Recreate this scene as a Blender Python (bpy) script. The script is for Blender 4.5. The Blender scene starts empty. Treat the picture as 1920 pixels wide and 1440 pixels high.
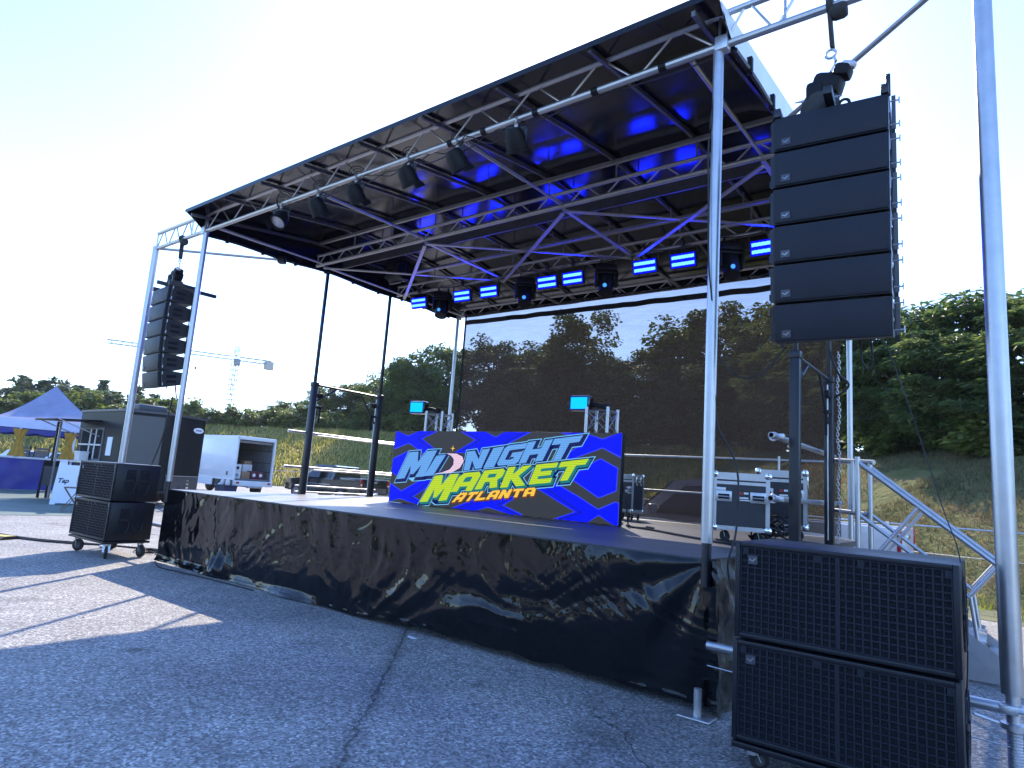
import bpy, bmesh, math, random
from math import sin, cos, pi, radians as R, sqrt, hypot
from mathutils import Vector as V, Matrix, noise
from mathutils.geometry import tessellate_polygon

random.seed(11)
scene = bpy.context.scene
COL = scene.collection

# ------------------------------------------------------------------ materials
def new_mat(name):
    m = bpy.data.materials.new(name); m.use_nodes = True
    nt = m.node_tree
    return m, nt, nt.nodes['Principled BSDF'], nt.nodes['Material Output']

def node(nt, typ, **kw):
    n = nt.nodes.new(typ)
    for k, v in kw.items():
        if k.startswith('i_'):
            n.inputs[k[2:].replace('_', ' ')].default_value = v
        else:
            setattr(n, k, v)
    return n

def mat(name, col, rough=.5, metal=0., var=.12, scale=6., bump=0., bscale=40., spec=.5, coat=0.):
    """Plain surface with slow colour variation, roughness variation and optional fine bump."""
    m, nt, p, out = new_mat(name)
    tc = node(nt, 'ShaderNodeTexCoord')
    n = node(nt, 'ShaderNodeTexNoise', i_Scale=scale, i_Detail=5., i_Roughness=.6)
    nt.links.new(tc.outputs['Object'], n.inputs['Vector'])
    r = node(nt, 'ShaderNodeValToRGB')
    a = [max(0, c * (1 - var)) for c in col]; b = [min(1, c * (1 + var)) for c in col]
    r.color_ramp.elements[0].color = (*a, 1); r.color_ramp.elements[0].position = .3
    r.color_ramp.elements[1].color = (*b, 1); r.color_ramp.elements[1].position = .7
    nt.links.new(n.outputs['Fac'], r.inputs['Fac'])
    nt.links.new(r.outputs['Color'], p.inputs['Base Color'])
    mr = node(nt, 'ShaderNodeMapRange')
    mr.inputs['To Min'].default_value = max(0, rough * .85); mr.inputs['To Max'].default_value = min(1, rough * 1.15)
    nt.links.new(n.outputs['Fac'], mr.inputs['Value']); nt.links.new(mr.outputs['Result'], p.inputs['Roughness'])
    p.inputs['Metallic'].default_value = metal
    p.inputs['Specular IOR Level'].default_value = spec
    p.inputs['Coat Weight'].default_value = coat
    if bump:
        n2 = node(nt, 'ShaderNodeTexNoise', i_Scale=bscale, i_Detail=4.)
        nt.links.new(tc.outputs['Object'], n2.inputs['Vector'])
        bp = node(nt, 'ShaderNodeBump', i_Strength=bump, i_Distance=.01)
        nt.links.new(n2.outputs['Fac'], bp.inputs['Height']); nt.links.new(bp.outputs['Normal'], p.inputs['Normal'])
    return m

def emit(name, col, strength, stripe=0.):
    m, nt, p, out = new_mat(name)
    p.inputs['Base Color'].default_value = (.004, .004, .004, 1); p.inputs['Specular IOR Level'].default_value = .15
    p.inputs['Roughness'].default_value = .4
    p.inputs['Emission Color'].default_value = (*col, 1)
    p.inputs['Emission Strength'].default_value = strength
    if stripe:                                             # scan-line bands of the LED picture
        tc = node(nt, 'ShaderNodeTexCoord')
        w = node(nt, 'ShaderNodeTexWave', i_Scale=9.5, i_Distortion=.4, bands_direction='Z')
        nt.links.new(tc.outputs['Object'], w.inputs['Vector'])
        mr = node(nt, 'ShaderNodeMapRange')
        mr.inputs['To Min'].default_value = strength * (1 - stripe); mr.inputs['To Max'].default_value = strength * (1 + stripe * .6)
        nt.links.new(w.outputs['Fac'], mr.inputs['Value']); nt.links.new(mr.outputs['Result'], p.inputs['Emission Strength'])
    return m

def srgb(r, g, b):
    f = lambda c: (c / 255 / 12.92) if c / 255 < .04045 else ((c / 255 + .055) / 1.055) ** 2.4
    return (f(r), f(g), f(b))

EXPO = 2.0
EM = 1 / 2 ** EXPO                                        # emission that shows as the picture's own colour

M = {}
M['alu'] = mat('aluminium', (.45, .46, .48), .38, .92, .08, 9, .04, 90)
M['alu_dull'] = mat('dull_aluminium', (.40, .40, .41), .5, .85, .12, 12, .05, 80)
M['steel'] = mat('galvanised_steel', (.55, .56, .58), .42, .9, .18, 14)
M['black_steel'] = mat('black_steel', (.012, .013, .018), .38, 0, .3, 7, .05, 50)
M['black'] = mat('black_plastic', (.008, .008, .010), .55, 0, .3, 10, spec=.22)
M['rubber'] = mat('rubber', (.014, .014, .015), .75, 0, .3, 20)
M['cab'] = mat('speaker_paint', (.007, .008, .012), .40, 0, .25, 14, .10, 260, spec=.4)
M['grille'] = mat('speaker_grille', (.010, .012, .020), .5, .0, .2, 4, .3, 420, spec=.32)
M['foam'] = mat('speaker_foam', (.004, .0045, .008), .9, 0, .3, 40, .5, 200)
M['badge'] = mat('badge_silver', (.30, .31, .33), .3, .7)
M['badge_plate'] = mat('badge_plate', (.055, .06, .075), .4, .2)
M['cable'] = mat('cable_rubber', (.012, .012, .013), .6, 0, .2, 15)
M['strap'] = mat('sling_fabric', (.03, .03, .028), .85, 0, .3, 30, .4, 120)
M['white_skin'] = mat('white_vinyl', (.72, .74, .78), .45, 0, .07, 2.5, .12, 6)
M['white_paint'] = mat('white_paint', (.74, .75, .76), .32, 0, .05, 2)
M['truck_white'] = mat('truck_white', (.70, .71, .74), .3, 0, .05, 1.2, .03, 3, coat=.3)
M['trim_grey'] = mat('grey_trim', (.25, .25, .26), .5, .2)
M['dark_grey'] = mat('dark_grey', (.06, .062, .07), .45, .1)
M['trailer_black'] = mat('trailer_black', (.013, .014, .016), .45, .0, .2, .8, .05, 3, spec=.12)
M['trailer_panel'] = mat('trailer_side_panel', (.06, .065, .072), .36, .1, .06, .8, .03, 2)
M['car_black'] = mat('black_car_paint', (.010, .010, .012), .18, 0, .1, 3, coat=1.)
M['glass_dark'] = mat('tinted_glass', (.010, .012, .015), .06, 0, .1, 2, spec=.7)
M['glass_blue'] = mat('window_glass', (.10, .13, .17), .08, 0, .1, 2, spec=.8)
M['chrome'] = mat('chrome', (.8, .8, .82), .12, 1., .04)
M['red_lens'] = mat('red_lens', (.42, .012, .016), .2, 0, .15, 12, coat=.5)
M['amber_lens'] = mat('clear_lens', (.7, .66, .6), .15)
M['plywood'] = mat('van_lining', (.16, .165, .17), .7, 0, .2, 3)
M['cardboard'] = mat('cardboard', (.30, .19, .11), .85, 0, .15, 8)
M['box_white'] = mat('white_carton', (.72, .70, .68), .7, 0, .06, 8)
M['box_maroon'] = mat('maroon_carton', (.12, .02, .03), .6)
M['bin_blue'] = mat('navy_bin', (.02, .028, .075), .5, 0, .2, 5)
M['tent_blue'] = mat('blue_tent_vinyl', (.24, .255, .37), .5, 0, .15, 1.5, .25, 5)
M['tent_side'] = mat('blue_counter_vinyl', (.010, .016, .24), .38, 0, .2, 1.5, .35, 5)
M['tent_pale'] = mat('pale_tent_band', (.52, .55, .72), .5, 0, .08, 2, .15, 5)
M['gold_cloth'] = mat('mustard_cloth', (.42, .23, .03), .8, 0, .2, 6, .3, 20)
M['pale_pvc'] = mat('counter_top', (.6, .6, .62), .4)
M['wood'] = mat('weathered_wood', (.16, .10, .06), .7, 0, .25, 14, .2, 40)
M['sign_white'] = mat('sign_plastic', (.74, .78, .84), .4, 0, .04, 3)
M['ink_navy'] = mat('navy_ink', (.02, .025, .06), .6)
M['ink_grey'] = mat('grey_ink', (.25, .28, .34), .6)
M['ink_white'] = mat('white_ink', (.75, .75, .75), .6)
M['ink_red'] = mat('red_ink', (.4, .03, .03), .6)
M['crane'] = mat('crane_steel', (.17, .17, .18), .6, 0, .1, .1)
M['road_case'] = mat('road_case_laminate', (.018, .019, .026), .42, 0, .25, 6, .15, 150)
M['bark'] = mat('bark', (.075, .058, .042), .9, 0, .3, 5, .6, 20)
M['concrete'] = mat('concrete', (.34, .33, .31), .85, 0, .2, 4, .3, 30)
M['lens_off'] = mat('lens_glass', (.5, .5, .56), .12, .2)
M['skin'] = mat('skin', (.30, .17, .11), .55)
M['hair'] = mat('dark_hair', (.012, .010, .009), .6)
M['cloth_black'] = mat('black_cloth', (.014, .014, .016), .85)

LED_BLUE = (.0, .0, 1.)
M['scr_grey'] = emit('screen_grey', srgb(62, 66, 74), EM * .78)
M['scr_blue'] = emit('screen_blue', (.0, .004, 1.), EM * 1.02, .12)
M['scr_edge'] = emit('screen_edge_blue', (.035, .06, 1.), EM * 1.02)
M['scr_navy'] = emit('screen_navy', srgb(20, 30, 105), EM * .8)
M['scr_sky'] = emit('screen_sky_blue', srgb(104, 168, 240), EM, .16)
M['scr_cyan'] = emit('screen_cyan_line', srgb(120, 200, 250), EM)
M['scr_lime'] = emit('screen_lime', srgb(190, 222, 40), EM, .18)
M['scr_teal'] = emit('screen_teal', srgb(20, 130, 130), EM * .9)
M['scr_gold'] = emit('screen_gold', srgb(255, 205, 70), EM, .08)
M['scr_rust'] = emit('screen_rust', srgb(120, 60, 30), EM)
M['scr_moon'] = emit('screen_moon', srgb(236, 205, 228), EM, .12)
M['led_core'] = emit('led_core', (.0032, .0115, 1.), 95 * EM)
M['led_wash'] = emit('led_wash', (.0, .62, 1.), 1.15 * EM)
M['led_dot'] = emit('led_dot', (.06, .35, 1.), 1.3 * EM)
M['halo_trim'] = emit('halo_trim', (.0, .0, .5), .6 * EM)  # rim glow imitates the blue halo that the lamp throws on its housing
M['led_plate'] = emit('led_plate', (.0, .002, 1.), 1.6 * EM)
M['rafter'] = mat('rafter_steel', (.13, .13, .14), .5, .6, .15, 12)

# ------------------------------------------------------------------ mesh builder
class MB:
    def __init__(s, org=(0, 0, 0)):
        s.v = []; s.f = []; s.o = V(org)
    def add(s, vs, fs):
        n = len(s.v)
        s.v += [V(p) - s.o for p in vs]
        s.f += [[i + n for i in f] for f in fs]
        return s
    def box(s, c, d, rot=None, bev=0.):
        """box centred at c with full sizes d, optional rotation and chamfer"""
        x, y, z = [k / 2 for k in d]
        if bev <= 0:
            vs = [V((a, b, e)) for a in (-x, x) for b in (-y, y) for e in (-z, z)]
            fs = [[0, 1, 3, 2], [4, 6, 7, 5], [0, 4, 5, 1], [2, 3, 7, 6], [0, 2, 6, 4], [1, 5, 7, 3]]
        else:
            bm = bmesh.new(); bmesh.ops.create_cube(bm, size=1)
            for q in bm.verts: q.co = V((q.co.x * d[0], q.co.y * d[1], q.co.z * d[2]))
            bmesh.ops.bevel(bm, geom=bm.edges[:], offset=min(bev, .49 * min(d)), segments=2, profile=.5, affect='EDGES')
            bm.verts.index_update()
            vs = [q.co.copy() for q in bm.verts]; fs = [[q.index for q in f.verts] for f in bm.faces]; bm.free()
        c = V(c)
        if rot is not None: vs = [rot @ q for q in vs]
        return s.add([q + c for q in vs], fs)
    def bb(s, a, b, bev=0.):
        return s.box([(p + q) / 2 for p, q in zip(a, b)], [abs(q - p) for p, q in zip(a, b)], None, bev)
    def bar(s, p, q, w, h, bev=0.):
        """rectangular bar from p to q"""
        p, q = V(p), V(q); d = q - p
        return s.box((p + q) / 2, (w, h, d.length), frame(d), bev)
    def tube(s, p, q, r, r2=None, n=10, cap=True):
        p, q = V(p), V(q); r2 = r if r2 is None else r2
        m = frame(q - p)
        vs = []
        for c, rr in ((p, r), (q, r2)):
            vs += [c + m @ V((rr * cos(2 * pi * i / n), rr * sin(2 * pi * i / n), 0)) for i in range(n)]
        fs = [[i, (i + 1) % n, n + (i + 1) % n, n + i] for i in range(n)]
        if cap: fs += [list(range(n))[::-1], list(range(n, 2 * n))]
        return s.add(vs, fs)
    def path(s, pts, r, n=6, rs=None):
        pts = [V(p) for p in pts]; k = len(pts); vs = []
        up = V((0, 0, 1))
        for i, p in enumerate(pts):
            d = (pts[min(i + 1, k - 1)] - pts[max(i - 1, 0)])
            if d.length < 1e-9: d = V((0, 0, 1))
            d.normalize()
            a = d.cross(up)
            if a.length < .05: a = d.cross(V((1, 0, 0)))
            a.normalize(); b = d.cross(a)
            rr = rs[i] if rs else r
            vs += [p + rr * (cos(2 * pi * j / n) * a + sin(2 * pi * j / n) * b) for j in range(n)]
        fs = [[i * n + j, i * n + (j + 1) % n, (i + 1) * n + (j + 1) % n, (i + 1) * n + j] for i in range(k - 1) for j in range(n)]
        fs += [list(range(n)), [(k - 1) * n + j for j in range(n)][::-1]]
        return s.add(vs, fs)
    def prism(s, poly, ext):
        """polygon (3-D points) swept by ext"""
        poly = [V(p) for p in poly]; ext = V(ext); n = len(poly)
        t = tessellate_polygon([poly])
        vs = poly + [p + ext for p in poly]
        fs = [list(f) for f in t] + [[i + n for i in f][::-1] for f in t]
        fs += [[i, (i + 1) % n, n + (i + 1) % n, n + i] for i in range(n)]
        return s.add(vs, fs)
    def lathe(s, prof, c, axis=(0, 0, 1), n=16):
        """prof: (radius, height) pairs turned round axis through c"""
        m = frame(V(axis)); c = V(c); k = len(prof)
        vs = [c + m @ V((r * cos(2 * pi * j / n), r * sin(2 * pi * j / n), h)) for r, h in prof for j in range(n)]
        fs = [[i * n + j, i * n + (j + 1) % n, (i + 1) * n + (j + 1) % n, (i + 1) * n + j] for i in range(k - 1) for j in range(n)]
        fs += [list(range(n))[::-1], [(k - 1) * n + j for j in range(n)]]
        return s.add(vs, fs)
    def torus(s, c, axis, r, w, n=20, k=8):
        m = frame(V(axis)); c = V(c); vs = []
        for i in range(n):
            a = 2 * pi * i / n
            for j in range(k):
                b = 2 * pi * j / k
                vs.append(c + m @ V(((r + w * cos(b)) * cos(a), (r + w * cos(b)) * sin(a), w * sin(b))))
        fs = [[i * k + j, ((i + 1) % n) * k + j, ((i + 1) % n) * k + (j + 1) % k, i * k + (j + 1) % k] for i in range(n) for j in range(k)]
        return s.add(vs, fs)
    def grid(s, fn, nu, nv):
        vs = [fn(i / nu, j / nv) for j in range(nv + 1) for i in range(nu + 1)]
        fs = [[j * (nu + 1) + i, j * (nu + 1) + i + 1, (j + 1) * (nu + 1) + i + 1, (j + 1) * (nu + 1) + i] for j in range(nv) for i in range(nu)]
        return s.add(vs, fs)
    def build(s, name, m, parent=None, smooth=True, fix=True, loc=None, ang=35):
        me = bpy.data.meshes.new(name)
        me.from_pydata([tuple(p) for p in s.v], [], s.f)
        if fix:
            bm = bmesh.new(); bm.from_mesh(me); bmesh.ops.recalc_face_normals(bm, faces=bm.faces[:]); bm.to_mesh(me); bm.free()
        me.materials.append(m)
        if smooth:
            me.shade_smooth(); me.set_sharp_from_angle(angle=R(ang))
        o = bpy.data.objects.new(name, me); COL.objects.link(o)
        if parent is not None: o.parent = parent
        if loc is not None: o.location = loc
        return o

def frame(d):
    """rotation taking Z to direction d"""
    d = V(d)
    if d.length < 1e-9: return Matrix.Identity(3)
    d = d.normalized()
    a = V((0, 0, 1)).cross(d)
    if a.length < 1e-6:
        return Matrix.Identity(3) if d.z > 0 else Matrix.Rotation(pi, 3, 'X')
    x = a.normalized(); x = V((0, 0, 1)).cross(d).normalized(); y = d.cross(x)
    return Matrix((x, y, d)).transposed()

def tag(o, label=None, cat=None, group=None, kind=None):
    if label: o['label'] = label
    if cat: o['category'] = cat
    if group: o['group'] = group
    if kind: o['kind'] = kind
    return o

def thing(name, label, cat, loc=(0, 0, 0), rz=0., group=None):
    o = bpy.data.objects.new(name, None); COL.objects.link(o)
    o.empty_display_size = .2
    o.location = loc; o.rotation_euler = (0, 0, rz)
    return tag(o, label, cat, group)

def children(o): return [c for c in bpy.data.objects if c.parent == o]

def copy_tree(o, parent=None, kids=None):
    if kids is None:
        kids = {}
        for c in bpy.data.objects:
            if c.parent: kids.setdefault(c.parent.name, []).append(c)
    c = o.copy(); COL.objects.link(c); c.parent = parent
    for ch in kids.get(o.name, []): copy_tree(ch, c, kids)
    return c

def text_mesh(txt, size, m, name, parent, loc, rot, shear=0., bold=0., ext=.001, align='CENTER', sx=1.):
    cu = bpy.data.curves.new(name, 'FONT'); cu.body = txt; cu.size = size; cu.shear = shear; cu.offset = bold
    cu.extrude = ext; cu.align_x = align; cu.align_y = 'CENTER'; cu.resolution_u = 3
    t = bpy.data.objects.new(name, cu); COL.objects.link(t)
    bpy.context.view_layer.update()
    me = bpy.data.meshes.new_from_object(t.evaluated_get(bpy.context.evaluated_depsgraph_get()))
    bpy.data.objects.remove(t); bpy.data.curves.remove(cu)
    me.name = name; me.materials.clear(); me.materials.append(m)
    o = bpy.data.objects.new(name, me); COL.objects.link(o)
    o.parent = parent; o.location = loc; o.rotation_euler = rot; o.scale = (sx, 1, 1)
    return o

W, D, H = 8.678, 6.10, 1.10                               # stage width, depth, deck height
SUN_EL, SUN_AZ = R(35.7), math.atan2(-.575, .818)         # azimuth measured from +Y towards +X
# ------------------------------------------------------------------ stage materials
def deck_material():
    m, nt, p, out = new_mat('deck_boards')
    L = nt.links
    tc = node(nt, 'ShaderNodeTexCoord')
    mp = node(nt, 'ShaderNodeMapping'); mp.inputs['Scale'].default_value = (1.2, 9, 1)
    L.new(tc.outputs['Object'], mp.inputs['Vector'])
    n = node(nt, 'ShaderNodeTexNoise', i_Scale=2.2, i_Detail=7., i_Roughness=.65); L.new(mp.outputs[0], n.inputs['Vector'])
    n2 = node(nt, 'ShaderNodeTexNoise', i_Scale=1.1, i_Detail=4.); L.new(tc.outputs['Object'], n2.inputs['Vector'])
    mx = node(nt, 'ShaderNodeMath', operation='MULTIPLY'); L.new(n.outputs['Fac'], mx.inputs[0]); L.new(n2.outputs['Fac'], mx.inputs[1])
    r = node(nt, 'ShaderNodeValToRGB')
    r.color_ramp.elements[0].position = .12; r.color_ramp.elements[0].color = (.045, .040, .038, 1)
    r.color_ramp.elements[1].position = .42; r.color_ramp.elements[1].color = (.115, .098, .088, 1)
    L.new(mx.outputs[0], r.inputs['Fac'])
    br = node(nt, 'ShaderNodeTexBrick', i_Scale=1., offset=0.)
    br.inputs['Color1'].default_value = br.inputs['Color2'].default_value = (1, 1, 1, 1); br.inputs['Mortar'].default_value = (.12, .12, .12, 1)
    br.inputs['Mortar Size'].default_value = .006; br.inputs['Brick Width'].default_value = 2.44; br.inputs['Row Height'].default_value = 1.22
    L.new(tc.outputs['Object'], br.inputs['Vector'])
    mm = node(nt, 'ShaderNodeMix', data_type='RGBA', blend_type='MULTIPLY'); mm.inputs[0].default_value = 1
    L.new(r.outputs['Color'], mm.inputs[6]); L.new(br.outputs['Color'], mm.inputs[7])
    L.new(mm.outputs[2], p.inputs['Base Color'])
    mr = node(nt, 'ShaderNodeMapRange'); mr.inputs['To Min'].default_value = .32; mr.inputs['To Max'].default_value = .55
    L.new(n.outputs['Fac'], mr.inputs['Value']); L.new(mr.outputs[0], p.inputs['Roughness'])
    bp = node(nt, 'ShaderNodeBump', i_Strength=.15, i_Distance=.004); L.new(mx.outputs[0], bp.inputs['Height']); L.new(bp.outputs[0], p.inputs['Normal'])
    return m

def vinyl_material(name, col, rough, bump, scale, spec=.5):
    """creased sheet plastic: soft large billows and fine crumples"""
    m, nt, p, out = new_mat(name); L = nt.links
    tc = node(nt, 'ShaderNodeTexCoord')
    p.inputs['Base Color'].default_value = (*col, 1); p.inputs['Specular IOR Level'].default_value = spec
    n1 = node(nt, 'ShaderNodeTexNoise', i_Scale=scale, i_Detail=3., i_Roughness=.5, i_Distortion=.6); L.new(tc.outputs['Object'], n1.inputs['Vector'])
    n2 = node(nt, 'ShaderNodeTexNoise', i_Scale=scale * 6, i_Detail=4., i_Distortion=1.2); L.new(tc.outputs['Object'], n2.inputs['Vector'])
    v = node(nt, 'ShaderNodeTexVoronoi', i_Scale=scale * 3.2, feature='DISTANCE_TO_EDGE')
    L.new(n1.outputs['Color'], v.inputs['Vector'])
    a = node(nt, 'ShaderNodeMath', operation='MULTIPLY'); a.inputs[1].default_value = .22; L.new(n2.outputs['Fac'], a.inputs[0])
    b = node(nt, 'ShaderNodeMath', operation='ADD'); L.new(n1.outputs['Fac'], b.inputs[0]); L.new(a.outputs[0], b.inputs[1])
    bp = node(nt, 'ShaderNodeBump', i_Strength=bump, i_Distance=.05); L.new(b.outputs[0], bp.inputs['Height']); L.new(bp.outputs[0], p.inputs['Normal'])
    mr = node(nt, 'ShaderNodeMapRange'); mr.inputs['To Min'].default_value = rough * .7; mr.inputs['To Max'].default_value = rough * 1.4
    L.new(n2.outputs['Fac'], mr.inputs['Value']); L.new(mr.outputs[0], p.inputs['Roughness'])
    return m

M['deck'] = deck_material()
M['liner'] = vinyl_material('black_roof_liner', (.008, .008, .010), .15, .02, .45, .34)
M['sheet'] = vinyl_material('black_polythene', (.004, .004, .005), .085, .04, 4.0, .44)
M['sheet_brown'] = vinyl_material('dusty_polythene', (.045, .036, .026), .30, .5, 3.4)

def curtain_material():
    m, nt, p, out = new_mat('shade_mesh'); L = nt.links
    tc = node(nt, 'ShaderNodeTexCoord')
    mp = node(nt, 'ShaderNodeMapping'); mp.inputs['Scale'].default_value = (1.2, 1, 30)
    L.new(tc.outputs['Object'], mp.inputs['Vector'])
    n = node(nt, 'ShaderNodeTexNoise', i_Scale=2.4, i_Detail=6., i_Roughness=.7); L.new(mp.outputs[0], n.inputs['Vector'])
    mp2 = node(nt, 'ShaderNodeMapping'); mp2.inputs['Scale'].default_value = (60, 1, 90); L.new(tc.outputs['Object'], mp2.inputs['Vector'])
    n2 = node(nt, 'ShaderNodeTexNoise', i_Scale=1., i_Detail=2.); L.new(mp2.outputs[0], n2.inputs['Vector'])
    ad = node(nt, 'ShaderNodeMath', operation='ADD'); L.new(n.outputs['Fac'], ad.inputs[0]); L.new(n2.outputs['Fac'], ad.inputs[1])
    mr = node(nt, 'ShaderNodeMapRange'); mr.inputs['From Min'].default_value = .6; mr.inputs['From Max'].default_value = 1.4
    mr.inputs['To Min'].default_value = .13; mr.inputs['To Max'].default_value = .28
    L.new(ad.outputs[0], mr.inputs['Value'])
    p.inputs['Base Color'].default_value = (.026, .023, .022, 1); p.inputs['Roughness'].default_value = .7
    tl = node(nt, 'ShaderNodeBsdfTranslucent'); tl.inputs['Color'].default_value = (.016, .012, .010, 1)
    add = node(nt, 'ShaderNodeMixShader'); add.inputs[0].default_value = .5
    L.new(p.outputs[0], add.inputs[1]); L.new(tl.outputs[0], add.inputs[2])
    tr = node(nt, 'ShaderNodeBsdfTransparent'); tr.inputs['Color'].default_value = (.93, .95, 1., 1)
    mx = node(nt, 'ShaderNodeMixShader'); L.new(mr.outputs[0], mx.inputs[0]); L.new(add.outputs[0], mx.inputs[1]); L.new(tr.outputs[0], mx.inputs[2])
    L.new(mx.outputs[0], out.inputs['Surface'])
    return m
M['curtain'] = curtain_material()

# ------------------------------------------------------------------ the mobile stage
SO = (W / 2, D / 2, 0)
stage = thing('mobile_stage', 'large mobile stage with black canopy roof on aluminium trusses, black masts and silver poles', 'stage', SO)
B = lambda: MB(SO)
B().bb((0, 0, 1.03), (W, D, H)).build('deck', M['deck'], stage)
b = B()
for y in (.1, 1.5, 2.5, 4.0, 4.9, D - .1): b.bb((.1, y - .05, .86), (W - .1, y + .05, 1.03))
for x in (.15, W / 3, 2 * W / 3, W - .15): b.bb((x - .04, .15, .74), (x + .04, D - .15, .858))
b.build('chassis', M['black_steel'], stage)
for x in (.35, 3., 5.7, W - .22):
    for y in (.35, D - .3):
        q = B().tube((x, y, .02), (x, y, .74), .03).build('support_leg', M['steel'], stage)
        B().lathe([(.1, 0), (.1, .012), (.03, .03)], (x, y, 0)).build('base_plate', M['steel'], q)
# jack foot showing in front of the plastic skirt
q = B().tube((8.665, -.16, .012), (8.665, -.16, .20), .028, n=14).build('support_leg', M['steel'], stage)
B().bb((8.665 - .12, -.16 - .09, .002), (8.665 + .12, -.16 + .09, .018), .006).build('base_plate', M['steel'], q)
B().bb((-.006, -.012, 1.02), (W + .006, -.001, 1.096)).build('deck_edge', M['dark_grey'], stage)

# roof profile
def rz_(y):
    a = max(0., min(1., (min(y, 6.2 - y) + .4) / 2.48)); return 5.60 + .36 * a * (1.06 - .06 * a)
YF, YB, XL, XR = -.40, 6.42, -.06, W + .06
b = B()
NY = 28
def roofpt(u, v, dz=0.):
    y = YF + (YB - YF) * v; x = XL + (XR - XL) * u
    e = max(0, 1 - min(x - XL, XR - x) / .55)
    sag = .010 * sin(u * 8.2 * pi) ** 2 * sin(pi * v) - .14 * e * e * (rz_(y) - 5.60) / .36
    return V((x, y, rz_(y) + dz + sag))
b.grid(lambda u, v: roofpt(u, v), 64, NY)
b.grid(lambda u, v: V((XL + (XR - XL) * u, YF - .006, rz_(YF) + .016 - .06 * v)), 8, 1)
b.build('roof_canopy', M['liner'], stage, fix=False)
b = B()
b.grid(lambda u, v: roofpt(u, v, .012), 32, NY)
b.build('canopy_skin', M['white_skin'], stage, fix=False)
# side flaps: black inside, white vinyl outside, edged with a dark batten
for s, x in ((-1, XL), (1, XR)):
    def low(y): return 5.33 + .10 * min(1, max(0, (y - .0) / 2.2)) + .02 * sin(3 * y)
    def flap(off):
        def fn(u, v):
            y = YF + (YB - YF) * u
            zt = rz_(y) + .01 - .14 * (rz_(y) - 5.60) / .36; zb = low(y)
            if y < 0: zb = zt - (zt - zb) * max(0.02, (y - YF) / (-YF))
            return V((x + off * s + s * .03 * v + .01 * s * sin(9 * y) * v, y, zt + (zb - zt) * v))
        return fn
    f = B().grid(flap(0), 60, 6).build('side_flap', M['liner'], stage, fix=False)
    B().grid(flap(.012), 60, 6).build('flap_skin', M['white_skin'], f, fix=False)
    q = B()
    pts = [(x + s * .045, y / 10, low(y / 10) - .01) for y in range(0, 63, 3)]
    q.path(pts, .022, 6).build('edge_batten', M['black_steel'], f)
    for k in range(9):
        y = .35 + k * .68; q = B()
        q.bb((x + s * .02, y, low(y) - .05), (x + s * .075, y + .05, low(y) + .11), .008)
        q.build('buckle', M['black'], f)

def rearflap(off):
    return lambda u, v: V((XL + (XR - XL) * u, YB + off + .012 * sin(u * 40) * v, rz_(YB) + .012 - .14 * v - .01 * sin(u * 23) * v))
f = B().grid(rearflap(0), 60, 3).build('rear_flap', M['liner'], stage, fix=False)
B().grid(rearflap(.014), 60, 3).build('flap_skin', M['white_skin'], f, fix=False)

def truss(y, z0, z1, x0, x1, r0, r1, n, name='truss', pair=False, posts=True):
    b = B()
    b.tube((x0, y, z0), (x1, y, z0), r0); b.tube((x0, y, z1), (x1, y, z1), r1)
    st = (x1 - x0) / n
    for i in range(n):
        a, c, e = x0 + i * st, x0 + (i + .5) * st, x0 + (i + 1) * st
        b.tube((a + .03, y, z0), (c - .03, y, z1), .011, n=6); b.tube((c + .03, y, z1), (e - .03, y, z0), .011, n=6)
    if posts:
        for x in (x0 + .01, x1 - .01): b.tube((x, y, z0), (x, y, z1), .014, n=6)
    return b.build(name, M['alu' if y < 0 else 'alu_dull'], stage)

XM = (.3, 3., 5.7, W - .28)                                # where braces meet the trusses
truss(-.05, 5.36, 5.655, .0, W, .036, .032, 11, 'front_truss')
truss(2.08, 5.42, 5.615, .08, W - .08, .034, .028, 15, 'ridge_truss')
truss(4.16, 5.41, 5.60, .08, W - .08, .032, .028, 15, 'ridge_truss')
truss(6.12, 5.42, 5.60, .08, W - .08, .032, .028, 15, 'rear_truss')
# dark joint sleeves along the front lower tube
b = B()
for x in (5.55, 6.05, 6.75, 7.45, 8.15): b.tube((x - .035, -.05, 5.36), (x + .035, -.05, 5.36), .042)
b.build('truss_sleeves', M['black'], stage)

RX = (1.1, 2.12, 3.15, 4.28, 5.39, 6.46, 7.56, 8.56, .10)
for x in RX:
    ed = .06 if x < .5 or x > 8.4 else 0.
    b = B(); ys = [YF + .03 + (YB - YF - .06) * k / 12 for k in range(13)]
    for a, c in zip(ys, ys[1:]): b.bar((x, a - .004, rz_(a) - .042 - ed), (x, c + .004, rz_(c) - .042 - ed), .034, .045)
    b.build('rafter', M['rafter'], stage)
for y, w_, z in ((2.08, .05, .095), (2.70, .20, .30), (3.80, .04, .25), (4.16, .05, .095)):
    z = rz_(y) - z; b = B()
    b.bar((.05, y, z), (W - .05, y, z), .045 if w_ < .1 else .03, w_)
    for x in RX[:8]:
        if y in (2.08, 4.16): b.tube((x + .05, y, 5.61), (x + .05, y, z), .014, n=6)
        elif z < rz_(y) - .2: b.tube((x + .05, y, z), (x + .05, y, rz_(y) - .06), .010, n=6)
    b.build('purlin', M['rafter' if w_ > .1 else 'alu_dull'], stage)
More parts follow.
